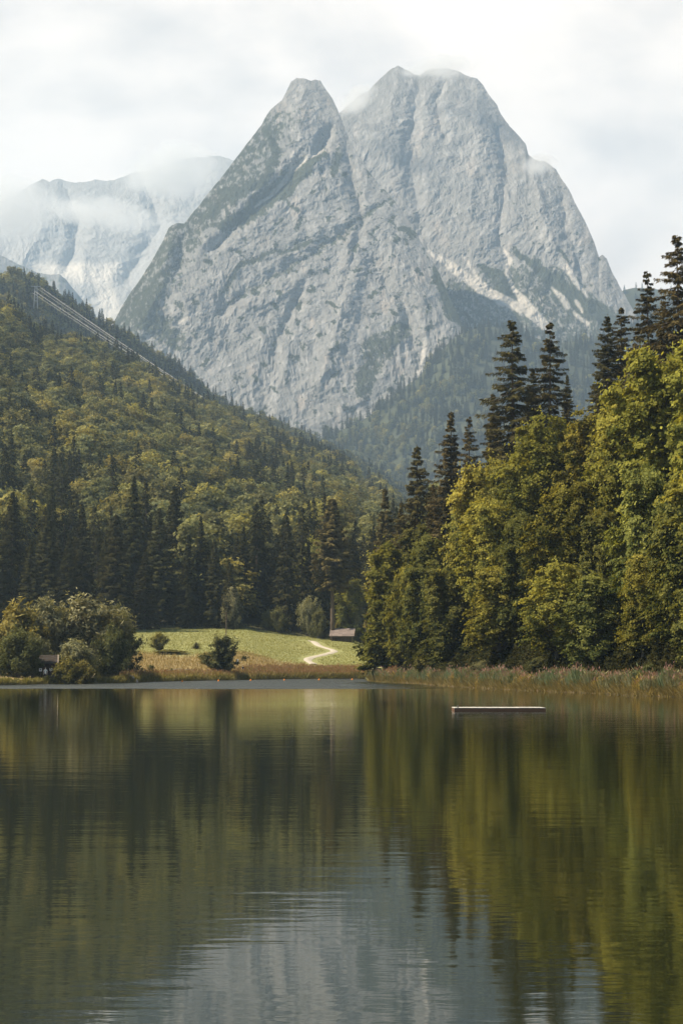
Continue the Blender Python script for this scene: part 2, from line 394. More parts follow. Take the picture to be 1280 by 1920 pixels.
def range_mesh(name, ridge, Yr, Y0, z0, ncol, nrow, relief, colour, mat, behind=6, power=1.1, flat=True, smooth_ridge=0.0, seed=0, slope=0.0, carve=()):
    ridge = np.array(ridge, float)
    px = np.linspace(ridge[0, 0], ridge[-1, 0], ncol)
    py = np.interp(px, ridge[:, 0], ridge[:, 1]) + smooth_ridge * (fbm(px / 22., 0.5, 0, 4, .6, seed) - .5 * ridged(px / 7., .5, 0, 2, .5, seed + 1))
    y0 = np.interp(px, *np.array(Y0, float).T) if np.ndim(Y0) else np.full(ncol, float(Y0))
    if slope:                     # one sloping face: the ridge lies where the sight line meets it
        g = (row_z(py, 1000.0) - H) / 1000.0; yr = (z0 - H - slope * y0) / (g - slope)
    else:
        yr = np.interp(px, *np.array(Yr, float).T) if np.ndim(Yr) else np.full(ncol, float(Yr))
    zr = row_z(py, yr)
    t = np.linspace(0, 1, nrow)[:, None]
    Y = y0 + (yr - y0) * t; Z = z0 + (zr - z0) * t ** power
    tb = np.linspace(0, 1, behind + 1)[1:, None]
    Y = np.vstack([Y, yr + tb * 420]); Z = np.vstack([Z, zr - (zr - z0) * .75 * tb ** .8])
    T = np.vstack([np.repeat(t, ncol, 1), np.repeat(1 + tb, ncol, 1)])
    PX = np.repeat(px[None], len(Y), 0)
    X = col_x(PX, Y, Z)
    PYr = row_of(Z, Y); wq = 9 * fbm(PX / 30., PYr / 30., 0, 4, .55, seed + 900); wr = 9 * fbm(PX / 30., PYr / 30., 7.7, 4, .55, seed + 901)
    Y = Y + relief(X, Y, Z, T, PX)
    for dep, soft, pts in carve: Y = Y + .42 * dep * seg_mask(PX + wq, PYr + wr, pts, soft) * np.clip((1.02 - T) * 9, 0, 1)
    X = col_x(PX, Y, Z)
    PY = row_of(Z, Y)
    # slope of the finished surface (1 = flat, 0 = wall)
    P = np.stack([X, Y, Z], -1)
    nrm = np.cross(np.gradient(P, axis=1), np.gradient(P, axis=0)); nrm /= np.linalg.norm(nrm, axis=-1)[..., None] + 1e-9
    C = colour(X, Y, Z, T, PX, PY, np.abs(nrm[..., 2]), nrm)
    a = np.arange(len(Y) - 1)[:, None] * ncol; b = np.arange(ncol - 1)[None]
    f = np.stack([a + b, a + b + 1, a + ncol + b + 1, a + ncol + b], -1).reshape(-1, 4)
    return obj(name, new_mesh(name, P.reshape(-1, 3), f, mat, np.clip(C, .01, .9).reshape(-1, 3), None, not flat))

ROCK = np.array([.295, .292, .288]); VEG = np.array([.045, .052, .036]); SCREE = np.array([.50, .47, .43])

def relief_rock(seed, tilt, big, fine):
    def f(X, Y, Z, T, PX):
        wx = 60 * fbm(X / 310., Z / 310., 0, 3, .5, seed); wz = 60 * fbm(X / 290., Z / 290., 5.5, 3, .5, seed + 3)
        u = X + tilt * Z + wx; v = Z + wz
        r1 = ridged(u / 330., v / 900., 0, 2, .5, seed + 5)            # buttresses
        r2 = ridged(u / 105., v / 300., 0, 3, .5, seed + 6)            # ribs and gullies
        r3 = ridged((u + .25 * v) / 36., v / 75., 0, 3, .55, seed + 7)  # clefts
        led = fbm(X / 220. + .5, (Z - .55 * X) / 48., 0, 4, .55, seed + 8)   # ledges rising to the right
        ham = fbm(u / 85., v / 135., .3, 6, .58, seed + 9)                # hammered faces
        r4 = ridged((u - .3 * v) / 17., v / 26., .7, 3, .6, seed + 11)
        d = -big * (.85 * r1 + .30 * r2) - fine * (.70 * r3 + .42 * led + 1.0 * ham + .22 * r4)
        edge = np.clip((1.0 - T) * 6, 0, 1) * .75 + .25
        edge = np.where(T > 1, .2, edge)
        return d * edge + big * .3
    return f

def colour_front(X, Y, Z, T, PX, PY, flatn, nrm):
    w1 = fbm(PX / 34., PY / 30., 0, 5, .6, 300); w2 = fbm(PX / 34., PY / 30., 4.4, 5, .6, 301)
    qx, qy = PX + 13 * w1, PY + 13 * w2
    fine = fbm(PX / 9., PY / 11., 0, 4, .6, 302); grain = fbm(PX / 3., PY / 4.2, 0, 3, .6, 303)
    band = fbm((PX + PY * .4) / 60., (PY + .55 * PX) / 13., 0, 4, .55, 304)    # strata rising to the right
    ridge_d = PX - np.interp(PY, [140, 200, 300, 420, 500, 610, 700], [535, 512, 438, 330, 270, 215, 180])
    v = .62 * (1 - sstep(ridge_d, 25, 150)) * sstep(PY, 150, 250)
    S = lambda pts, s=9: seg_mask(qx, qy, pts, s)
    v = np.maximum(v, 1.0 * S([(605, 283, 7), (570, 310, 20), (530, 350, 24), (470, 395, 20), (420, 425, 12)]))
    v = np.maximum(v, .85 * S([(500, 240, 10), (520, 290, 12), (490, 340, 14), (430, 370, 16), (400, 400, 14)]))
    v = np.maximum(v, .9 * S([(632, 290, 9), (625, 320, 8)]))
    v = np.maximum(v, .7 * S([(735, 372, 5), (690, 398, 9), (600, 470, 6), (540, 505, 7), (480, 540, 6), (410, 580, 6)]))
    v = np.maximum(v, .9 * S([(645, 445, 4), (590, 455, 4), (520, 470, 5), (450, 500, 8), (420, 545, 8)]))
    v = np.maximum(v, 1.0 * S([(752, 425, 7), (775, 436, 9)])); v = np.maximum(v, .8 * S([(690, 310, 4), (720, 345, 4), (735, 365, 5)]))
    v = np.maximum(v, .75 * S([(300, 520, 30), (270, 590, 36), (330, 640, 24)], 20))
    v = np.maximum(v, .72 * S([(750, 620, 20), (700, 660, 26), (680, 730, 22)], 16)); v = np.maximum(v, .55 * S([(760, 560, 6), (735, 610, 10)], 12))
    v = np.maximum(v, 1.0 * S([(812, 505, 5), (835, 540, 16), (860, 580, 26), (880, 600, 24)]))
    v = np.maximum(v, .6 * S([(585, 200, 4), (560, 215, 4)], 8))
    spots = sstep(fbm(PX / 22., PY / 20., 0, 4, .62, 305), .16, .42) * .8
    v = np.maximum(v, spots * sstep(PY, 170, 290))
    v = v + .44 * fine + .18 * band + .30 * grain - .03 + .35 * (flatn - .6)
    veg = sstep(v, .38, .62)
    base = ROCK * (1 + .16 * fine[..., None] + .10 * grain[..., None])
    streak = fbm(PX / 7., PY / 70., 0, 4, .6, 306)
    base = base * (1 + .16 * streak[..., None])
    crack = sstep(ridged((PX + 5 * w1) / 15., (PY + 5 * w2 - .4 * PX) / 24., 0, 3, .6, 308), .42, .74); base = base * (1 - .24 * crack[..., None])
    warm = sstep(fbm(PX / 26., PY / 60., 0, 3, .5, 307), .22, .6)
    base = base * (1 - .35 * warm[..., None]) + np.array([.44, .37, .31]) * .35 * warm[..., None]
    c = base * (1 - veg[..., None]) + (VEG * (1 + .35 * fine[..., None])) * veg[..., None]
    q2x, q2y = PX + 5 * w1, PY + 5 * w2
    for pts in ([(605, 281, 3), (575, 295, 4), (545, 320, 4), (530, 345, 6), (505, 370, 4), (478, 390, 2)], [(548, 285, 3), (545, 320, 3)], [(385, 580, 3), (345, 600, 3), (320, 615, 1)], [(800, 640, 3), (783, 700, 4)], [(800, 476, 1), (806, 484, 2)]):
        k = seg_mask(q2x, q2y, pts, 2.5) * (.8 + .3 * fine); k = np.clip(k, 0, 1)[..., None]
        c = c * (1 - k) + SCREE * k
    return c

def colour_back(X, Y, Z, T, PX, PY, flatn, nrm):
    w1 = fbm(PX / 34., PY / 30., 0, 5, .6, 310); w2 = fbm(PX / 34., PY / 30., 4.4, 5, .6, 311)
    qx, qy = PX + 12 * w1, PY + 12 * w2
    fine = fbm(PX / 9., PY / 11., 0, 4, .6, 312); grain = fbm(PX / 3., PY / 4.2, 0, 3, .6, 313)
    S = lambda pts, s=9: seg_mask(qx, qy, pts, s)
    low = np.interp(PX, [800, 850, 900, 960, 1000, 1060, 1130, 1190], [500, 500, 500, 470, 480, 480, 540, 580])
    v = .62 * sstep(PY - low, -5, 40)
    v = np.maximum(v, .95 * S([(960, 470, 6), (1000, 495, 14), (1060, 550, 22), (1120, 590, 22), (1200, 640, 25)]))
    v = np.maximum(v, .9 * S([(900, 500, 6), (935, 525, 14), (960, 560, 14)])); v = np.maximum(v, 1.0 * S([(1050, 470, 4), (1068, 490, 5)]))
    v = np.maximum(v, .5 * S([(830, 355, 3), (840, 348, 5)], 6)); v = np.maximum(v, .45 * S([(760, 180, 2), (790, 150, 2)], 6))
    spots = sstep(fbm(PX / 16., PY / 15., 0, 4, .62, 315), .34, .58) * .7
    v = np.maximum(v, spots * sstep(PY, 250, 380))
    v = v + .44 * fine + .30 * grain - .03
    veg = sstep(v, .40, .62)
    streak = fbm((PX + .25 * PY) / 9., PY / 60., 0, 4, .6, 316)
    base = ROCK * 1.04 * (1 + .16 * fine[..., None] + .1 * grain[..., None] + .17 * streak[..., None])
    crack = sstep(ridged((PX + 5 * w1 + .3 * PY) / 15., (PY + 5 * w2) / 30., 0, 3, .6, 318), .42, .74); base = base * (1 - .28 * crack[..., None])
    warm = sstep(fbm(PX / 40., PY / 70., 0, 3, .5, 317), .1, .6)
    base = base * (1 - .35 * warm[..., None]) + np.array([.45, .385, .33]) * .35 * warm[..., None]
    c = base * (1 - veg[..., None]) + (VEG * (1 + .35 * fine[..., None])) * veg[..., None]
    q2x, q2y = PX + 4 * w1, PY + 4 * w2
    for pts in ([(802, 472, 3), (830, 490, 7), (870, 518, 9), (900, 540, 10), (940, 562, 10), (975, 580, 8)], [(868, 480, 2), (895, 520, 3), (930, 556, 4)], [(962, 540, 3), (975, 560, 8), (995, 585, 12), (1020, 608, 9), (1028, 618, 3)],
                [(945, 470, 3), (955, 490, 5), (948, 515, 3), (962, 540, 2)], [(1035, 540, 2), (1055, 560, 6), (1062, 575, 5)], [(1075, 585, 2), (1100, 608, 4)], [(1080, 565, 3), (1090, 585, 2)], [(1060, 500, 6), (1080, 530, 5), (1100, 555, 2)], [(1100, 640, 2), (1150, 670, 2)]):
        k = np.clip(seg_mask(q2x, q2y, pts, 2.6) * (.85 + .3 * fine), 0, 1)[..., None]
        c = c * (1 - k) + SCREE * k
    return c

FRONT = [(120, 720), (170, 680), (205, 640), (214, 604), (226, 580), (246, 548), (270, 515), (290, 482), (305, 455), (316, 428), (330, 421), (346, 420), (360, 402), (385, 370), (410, 340), (440, 301), (462, 272), (490, 236), (503, 212), (515, 199), (528, 190), (537, 172), (546, 153), (556, 147), (574, 150), (584, 153), (590, 151), (600, 152), (612, 170), (622, 184), (632, 205), (640, 225), (655, 262), (690, 322), (735, 372), (775, 428), (800, 474), (822, 512), (850, 575), (880, 640), (940, 760)]
BACK = [(520, 420), (560, 340), (600, 260), (638, 208), (655, 195), (675, 178), (690, 172), (705, 155), (718, 143), (732, 131), (745, 123), (757, 130), (772, 137), (786, 142), (797, 134), (815, 131), (838, 128), (858, 134), (874, 143), (893, 147), (905, 160), (915, 177), (930, 196), (938, 215), (955, 238), (970, 252), (985, 272), (990, 293), (1004, 302), (1022, 304), (1042, 318), (1052, 336), (1066, 356), (1080, 386), (1098, 420), (1112, 452), (1122, 482), (1128, 478), (1136, 484), (1146, 510), (1160, 535), (1172, 556), (1195, 600), (1230, 680), (1280, 760)]
tag(range_mesh("mountain", FRONT, 0, 3350, 150, 900, 660, relief_rock(100, .05, 26, 12.5), colour_front, M_ROCK, smooth_ridge=2.4, seed=61, slope=1.28, power=1.0, carve=(
    (70, 16, [(618, 240, 1), (600, 283, 5), (560, 312, 7), (530, 350, 8), (478, 395, 9), (400, 470, 6)]), (45, 14, [(645, 240, 3), (660, 330, 6), (680, 420, 4), (640, 560, 3)]), (22, 12, [(735, 372, 3), (600, 470, 5), (480, 540, 5), (410, 590, 4)]),
    (-70, 40, [(572, 160, 4), (560, 240, 12), (600, 340, 10)]), (-60, 40, [(325, 430, 8), (300, 520, 14), (380, 620, 14)]), (50, 26, [(350, 440, 5), (330, 520, 8), (300, 620, 8)]), (50, 22, [(700, 500, 4), (760, 570, 8), (785, 690, 5)]), (-55, 30, [(660, 480, 8), (640, 600, 14), (600, 720, 14)]), (45, 20, [(560, 560, 4), (520, 640, 7), (500, 760, 6)]))),
    "craggy grey limestone peak with dark green ledges", None, None, 'structure')
tag(range_mesh("mountain", BACK, 0, 3750, 200, 840, 620, relief_rock(140, -.12, 30, 12), colour_back, M_ROCK, smooth_ridge=2.4, seed=62, slope=1.12, power=1.0, carve=(
    (42, 18, [(786, 142, 2), (778, 200, 5), (768, 280, 9), (775, 350, 9), (790, 440, 6)]), (55, 16, [(835, 150, 2), (815, 200, 5), (830, 260, 4)]), (-45, 36, [(745, 140, 5), (730, 260, 12), (740, 340, 8)]), (-45, 36, [(893, 160, 6), (900, 280, 16), (880, 380, 14), (900, 470, 6)]), (50, 18, [(940, 240, 3), (950, 340, 7), (935, 440, 5), (970, 560, 8)]),
    (-50, 26, [(1000, 310, 5), (1010, 400, 10), (1040, 470, 8)]), (45, 16, [(1050, 330, 2), (1060, 430, 6), (1095, 540, 5)]), (15, 22, [(800, 470, 3), (880, 530, 9), (980, 590, 9)]), (-50, 22, [(1070, 470, 4), (1090, 560, 10), (1120, 620, 10)]))),
    "tallest pale limestone peak with scree streaks", None, None, 'structure')

def colour_far(X, Y, Z, T, PX, PY, flatn, nrm):
    fine = fbm(PX / 9., PY / 11., 0, 4, .6, 322); w = fbm(PX / 40., PY / 30., 0, 4, .6, 323)
    c = ROCK * 1.1 * (1 + .2 * fine[..., None])
    k = np.clip(seg_mask(PX + 10 * w, PY + 10 * w, [(70, 500, 10), (140, 512, 18), (220, 508, 12)], 8) + seg_mask(PX + 10 * w, PY + 10 * w, [(190, 525, 14), (200, 570, 22), (225, 620, 18)], 12), 0, 1)[..., None]
    c = c * (1 - k) + SCREE * 1.1 * k
    return c * (1 - .35 * sstep(fine + .5 * w, .35, .8)[..., None])
FAR = [(-260, 470), (-120, 420), (-40, 385), (20, 372), (42, 356), (66, 344), (80, 336), (92, 341), (112, 336), (140, 345), (160, 343), (180, 337), (200, 340), (212, 339), (235, 331), (255, 322), (276, 325), (300, 314), (335, 303), (365, 297), (395, 293), (420, 296), (450, 305), (500, 330), (560, 380)]
tag(range_mesh("mountain", FAR, 0, 6350, 600, 460, 280, relief_rock(180, .35, 30, 11), colour_far, M_ROCK, smooth_ridge=3.2, seed=63, slope=1.05, power=1.0, carve=((120, 20, [(120, 345, 2), (150, 420, 8), (130, 500, 6)]), (-90, 26, [(60, 350, 4), (80, 430, 10), (40, 500, 8)]), (110, 22, [(270, 335, 3), (300, 420, 8), (240, 520, 10)]))),
    "distant hazy limestone ridge with a snow and scree bowl", None, None, 'structure')
def colour_knoll(X, Y, Z, T, PX, PY, flatn, nrm):
    fine = fbm(PX / 9., PY / 11., 0, 4, .6, 332)
    v = sstep(fine + .25 * fbm(PX / 30., PY / 30., 0, 3, .5, 333), -.1, .4)[..., None]
    return ROCK * .8 * (1 - v) + VEG * 1.5 * v
KNOLL = [(-260, 420), (-60, 455), (0, 478), (35, 496), (70, 512), (96, 516), (112, 514), (124, 524), (140, 545), (160, 570), (180, 592), (196, 618), (230, 680), (280, 740)]
tag(range_mesh("mountain", KNOLL, 6000, 5200, 400, 200, 120, relief_rock(190, .3, 40, 14), colour_knoll, M_ROCK, smooth_ridge=2.0, seed=64),
    "grey-blue rocky shoulder below the distant ridge", None, None, 'structure')

# wooded slopes: the ridge behind the first hill, the foot of the big mountain, the far pass on the right
M_FOREST_FLOOR = mat_attr("forest_floor", rough=.95, noise=.3, nscale=.05)
def colour_floor(X, Y, Z, T, PX, PY, flatn, nrm):
    return np.array([.045, .05, .025]) * (1 + .3 * fbm(X / 40., Z / 40., 0, 3, .5, 340)[..., None])
def relief_hill(seed, a):
    return lambda X, Y, Z, T, PX: a * fbm(X / 160., Z / 120., 0, 4, .5, seed) * np.clip((1 - T) * 4, .1, 1)
RIDGE2 = [(-400, 470), (-60, 545), (0, 541), (30, 538), (60, 545), (80, 554), (120, 580), (160, 606), (220, 640), (300, 690), (345, 716), (380, 752), (420, 776), (470, 794), (520, 816), (580, 842), (640, 868), (680, 890), (720, 915), (800, 960), (900, 1010)]
FOOT = [(330, 820), (420, 815), (520, 835), (570, 838), (620, 812), (660, 800), (700, 775), (745, 735), (790, 703), (815, 668), (850, 634), (880, 618), (920, 612), (960, 618), (1000, 632), (1030, 644), (1080, 640), (1140, 640), (1180, 620), (1230, 590), (1330, 560), (1500, 540)]
PASS = [(1080, 620), (1120, 580), (1165, 545), (1185, 540), (1215, 540), (1240, 544), (1280, 546), (1400, 530), (1600, 520)]
R2_Y = [(-400, 2000), (0, 2000), (720, 2500), (900, 2600)]
hill2 = range_mesh("hill", RIDGE2, R2_Y, [(-400, 1500), (0, 1500), (720, 2000), (900, 2050)], 20, 200, 60, relief_hill(350, 22), colour_floor, M_FOREST_FLOOR, flat=False)
tag(hill2, "second wooded ridge behind the hillside", None, None, 'structure')
hill3 = range_mesh("hill", FOOT, [(330, 3300), (600, 3420), (900, 3650), (1500, 3700)], 2500, 60, 220, 80, relief_hill(351, 45), colour_floor, M_FOREST_FLOOR, flat=False)
tag(hill3, "blue wooded slope at the foot of the mountain", None, None, 'structure')
hill4 = range_mesh("hill", PASS, 5200, 4600, 300, 60, 30, relief_hill(352, 40), colour_floor, M_FOREST_FLOOR, flat=False)
tag(hill4, "far blue wooded saddle on the right", None, None, 'structure')
# ------------------------------------------------------------------ growing plants
def unit(v): return v / (np.linalg.norm(v, axis=-1)[..., None] + 1e-9)
class Leaves:
    """many small leaf-spray quads gathered into one mesh"""
    def __init__(s): s.c = []; s.t = []; s.b = []; s.k = []
    def add(s, c, t, b, col): s.c.append(c); s.t.append(t); s.b.append(b); s.k.append(col)
    def arrays(s):
        c, t, b, k = (np.concatenate(q) for q in (s.c, s.t, s.b, s.k))
        v = np.stack([c - t, c - b * 1.0, c + t, c + b * 1.0], 1).reshape(-1, 3)
        f = np.arange(len(v), dtype=np.int32).reshape(-1, 4)
        return v, f, np.repeat(k, 4, 0)
def leaf_frames(n, rng, up, size, aspect):
    """random leaf axes lying across the given normals"""
    nn = unit(up); r = rng.normal(size=nn.shape)
    t = unit(np.cross(nn, r)); b = np.cross(nn, t)
    return t * size[:, None], b * (size * aspect)[:, None]
def join_mesh(name, leaves, wood, mats):
    lv, lf, lc = leaves.arrays()
    if wood is None: return new_mesh(name, lv, lf, mats[0], lc)
    wv = np.concatenate(wood.v); wc = np.concatenate(wood.c); w4 = np.concatenate(wood.f4) + len(lv); w3 = np.concatenate(wood.f3) + len(lv)
    idx = np.concatenate([np.zeros(len(lf)), np.ones(len(w4) + len(w3))]).astype(int)
    return new_mesh(name, np.vstack([lv, wv]), [lf, w4, w3], mats, np.vstack([lc, wc]), idx)

BARK_B = (.10, .088, .07); BARK_S = (.105, .08, .06)
def beech(seed, Ht, R, limbs, sprays, leaves, leaf, base=.10, greens=((.050, .066, .014), (.135, .125, .026)), prof=(.38, .67), twist=.0, wood_limbs=True, spray=1.0):
    """broadleaf tree: tapered trunk, limbs, flat drooping sprays of leaves. Returns (Leaves, MB)"""
    rng = np.random.default_rng(seed); lv = Leaves(); wd = MB()
    lean = rng.normal(0, .025, 2)
    zt = np.linspace(0, Ht * .86, 9)
    tr = np.column_stack([lean[0] * zt + .25 * np.sin(zt / Ht * 5 + seed), lean[1] * zt + .25 * np.cos(zt / Ht * 4 + seed) - .25, zt])
    wd.tube(np.vstack([[tr[0] + (0, 0, -.8)], tr]), np.concatenate([[.024 * Ht * 1.5], .021 * Ht * (1 - zt / Ht) ** .8 + .02]), BARK_B, 7)
    c0, c1 = np.array(greens[0]), np.array(greens[1])
    lob = rng.uniform(0, 6.28, 3)
    for i in range(limbs):
        q = base + (1.0 - base) * (i + rng.uniform(.1, .9)) / limbs
        az = i * 2.399 + rng.normal(0, .4)
        r = math.sqrt(max(.03, 1 - ((q - prof[0]) / prof[1]) ** 2)) * (1 + .26 * math.sin(2 * az + lob[0] + 4 * q) + .16 * math.sin(3 * az + lob[1]))
        Ln = R * r * rng.uniform(.72, 1.1)
        q0 = max(base * .7, q - .34 * rng.uniform(.5, 1.2)); z0 = q0 * Ht; z1 = min(q, .985) * Ht
        o = np.array([np.interp(z0, zt, tr[:, 0]), np.interp(z0, zt, tr[:, 1]), min(z0, .84 * Ht)])
        e = np.array([o[0] + Ln * math.cos(az), o[1] + Ln * math.sin(az), z1])
        md = (o + e) / 2 + np.array([0, 0, .10 * Ln]) + rng.normal(0, .05 * Ln, 3)
        s = np.linspace(0, 1, 6)[:, None]; P = (1 - s) ** 2 * o + 2 * s * (1 - s) * md + s * s * e
        if wood_limbs: wd.tube(P, np.linspace(.0065 * Ht * (1.1 - q) + .025, .015, 6), BARK_B, 5, False)
        d = unit(e - o); outw = np.array([math.cos(az), math.sin(az), 0.]); side = np.array([-math.sin(az), math.cos(az), 0.])
        tone_l = rng.uniform(-.18, .18)
        for j in range(sprays):
            u = rng.uniform(.30, 1.06) ** .8
            ctr = (1 - u) ** 2 * o + 2 * u * (1 - u) * md + u * u * e if u < 1 else e + d * (u - 1) * Ln
            w = spray * R * rng.uniform(.10, .21)
            ctr = ctr + side * rng.normal(0, .30) * w * 1.4 + np.array([0, 0, rng.normal(0, .18) * w * 1.4])
            n = max(4, int(leaves * rng.uniform(.6, 1.4)))
            ph = rng.uniform(0, 6.283, n); rr = np.sqrt(rng.uniform(0, 1, n)) * w
            a, bb = rr * np.cos(ph) * 1.35, rr * np.sin(ph)
            drop = -.30 * (a / w) ** 2 * w * np.sign(a + .001) - .20 * (bb / w) ** 2 * w
            c = ctr + a[:, None] * outw + bb[:, None] * side + (drop + rng.normal(0, .12, n) * w)[:, None] * np.array([0, 0, 1.])
            up = np.array([0, 0, .42]) + .40 * outw + rng.normal(0, .27, (n, 3))
            sz = leaf * rng.uniform(.65, 1.3, n)
            t, b = leaf_frames(n, rng, up, sz, .62)
            fr = rng.uniform(size=n) < .14; c[fr] += rng.normal(0, .75 * w, (int(fr.sum()), 3))
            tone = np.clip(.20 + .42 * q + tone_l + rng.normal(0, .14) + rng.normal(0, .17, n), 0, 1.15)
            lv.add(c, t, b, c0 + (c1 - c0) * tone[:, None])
    return lv, wd

def spruce(seed, Ht, R, whorls, per, twigs, twig, base=.06, droop=.30, thin=0.0, cols=((.017, .024, .012), (.040, .047, .020)), power=.85, ragged=.25):
    """conifer: straight trunk, whorls of drooping boughs hung with needle sprays"""
    rng = np.random.default_rng(seed); lv = Leaves(); wd = MB()
    zt = np.linspace(-.8, Ht * .985, 7)
    wd.tube(np.column_stack([.05 * np.sin(zt * .3 + seed), .05 * np.cos(zt * .27), zt]), .0125 * Ht * (1 - np.clip(zt, 0, None) / Ht) ** .85 + .012, BARK_S, 7)
    c0, c1 = np.array(cols[0]), np.array(cols[1])
    ang0 = rng.uniform(0, 6.28); lop = rng.uniform(0, 6.28)
    for i in range(whorls):
        q = base + (1 - base) * (i + rng.uniform(0, .8)) / whorls
        prof = (1 - q) ** power * (.58 + .42 * min(1.0, (1 - q) / .26)) * min(1.0, .55 + (q - base) * 3.0)
        for j in range(per):
            if rng.uniform() < thin * (1.15 - q): continue
            z0 = (q + rng.uniform(-.42, .42) * (1 - base) / whorls) * Ht
            az = ang0 + i * 2.1 + j * 6.283 / per + rng.normal(0, .25)
            Ln = R * prof * rng.uniform(1 - ragged, 1 + ragged) * (1 + .16 * math.sin(az + lop + q * 5)) + .25
            ow = np.array([math.cos(az), math.sin(az), 0.]); sd = np.array([-math.sin(az), math.cos(az), 0.])
            dr = droop * rng.uniform(.7, 1.3) * (1.25 - q); lift = .22 * q
            n = max(4, int(twigs * (.35 + Ln / R)))
            s = rng.uniform(.10, 1.0, n) ** .8
            ax = o = np.array([0, 0, z0]) + (s * Ln)[:, None] * ow + ((lift * s - dr * s * (1.5 - .6 * s)) * Ln)[:, None] * np.array([0, 0, 1.])
            wv = .27 * Ln * (1.05 - s) ** .7 + .12
            la = rng.uniform(-1, 1, n)
            hang = rng.uniform(0, 1, n) ** 1.5
            c = ax + (la * wv)[:, None] * sd - (np.abs(la) * wv * .35 + hang * twig * .9)[:, None] * np.array([0, 0, 1.])
            dirv = unit(sd * np.sign(la)[:, None] * .65 + ow * .75 - np.array([0, 0, 1.]) * (.25 + 1.1 * hang)[:, None] + rng.normal(0, .22, (n, 3)))
            nn = unit(np.array([0, 0, 1.]) * (1 - hang)[:, None] + ow * (.35 + hang)[:, None] + rng.normal(0, .35, (n, 3)))
            b = unit(np.cross(nn, dirv))
            sz = twig * rng.uniform(.6, 1.25, n) * (.55 + .45 * (1 - q))
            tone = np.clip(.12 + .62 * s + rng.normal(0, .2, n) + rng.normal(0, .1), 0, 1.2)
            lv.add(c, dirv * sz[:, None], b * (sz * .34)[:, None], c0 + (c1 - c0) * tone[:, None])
            wd.tube(np.array([[0, 0, z0], np.array([0, 0, z0]) + ow * Ln * .5 + np.array([0, 0, (lift * .5 - dr * .6) * Ln]), np.array([0, 0, z0]) + ow * Ln * .92 + np.array([0, 0, (lift - dr * .85) * Ln])]), [.02 + .006 * Ln, .02, .008], BARK_S, 3, False)
    # leader
    n = 14; z = Ht * rng.uniform(.95, 1.0, n)
    dv = unit(np.column_stack([rng.normal(0, .5, n), rng.normal(0, .5, n), np.full(n, .9)]))
    lv.add(np.column_stack([np.zeros(n), np.zeros(n), z]), dv * twig * .6, unit(np.cross(dv, rng.normal(size=(n, 3)))) * twig * .16, np.tile(c0 + (c1 - c0) * .6, (n, 1)))
    return lv, wd

def bush(seed, Ht, R, limbs, sprays, leaves, leaf, greens=((.045, .060, .022), (.115, .120, .05)), aspect=.45, dome=.55):
    """many-stemmed shrub: stems fan out from the ground to a domed, lumpy outline"""
    rng = np.random.default_rng(seed); lv = Leaves(); wd = MB(); c0, c1 = np.array(greens[0]), np.array(greens[1])
    lob = rng.uniform(0, 6.28, 3)
    for i in range(limbs):
        az = i * 2.399 + rng.normal(0, .3); q = rng.uniform(0, 1) ** dome
        el = .08 + q * 1.45
        k = rng.uniform(.72, 1.08) * (1 + .2 * math.sin(2 * az + lob[0]) + .15 * math.sin(3 * az + 3 * el + lob[1]))
        e = np.array([R * math.cos(az) * math.cos(el) * k, R * math.sin(az) * math.cos(el) * k, Ht * (.06 + .94 * math.sin(min(el, 1.57))) * (.55 + .45 * k)])
        o = np.array([.12 * e[0], .12 * e[1], -.2]); md = o * .45 + e * .35 + np.array([0, 0, .30 * e[2] + .1])
        s = np.linspace(0, 1, 5)[:, None]; P = (1 - s) ** 2 * o + 2 * s * (1 - s) * md + s * s * e
        wd.tube(P, np.linspace(.02 + .006 * Ht, .01, 5), BARK_B, 4, False)
        ow = unit(e * np.array([1, 1, .4])); sd = unit(np.cross(ow, [0, 0, 1.])); up2 = np.cross(sd, ow)
        tl = rng.uniform(-.2, .2)
        for j in range(sprays):
            u = rng.uniform(.35, 1.05); uu = min(u, 1)
            ctr = (1 - uu) ** 2 * o + 2 * uu * (1 - uu) * md + uu * uu * e
            w = R * rng.uniform(.09, .19); n = max(4, int(leaves * rng.uniform(.6, 1.4)))
            g = rng.normal(0, 1, (n, 3)) * np.array([.75, .55, .45]) * w
            c = ctr + g[:, :1] * ow + g[:, 1:2] * sd + g[:, 2:] * up2
            c[:, 2] = np.maximum(c[:, 2], .03)
            sz = leaf * rng.uniform(.6, 1.3, n)
            t, b = leaf_frames(n, rng, np.array([0, 0, .45]) + .5 * ow + rng.normal(0, .5, (n, 3)), sz, aspect)
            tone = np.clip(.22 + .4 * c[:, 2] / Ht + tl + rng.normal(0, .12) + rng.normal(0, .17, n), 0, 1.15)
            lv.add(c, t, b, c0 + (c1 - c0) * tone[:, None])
    return lv, wd

def wood_mesh(name, wd): return wd.mesh(name, M_BARK, True)
def crown_mesh(name, lv, mat):
    v, f, c = lv.arrays(); return new_mesh(name, v, f, mat, c)

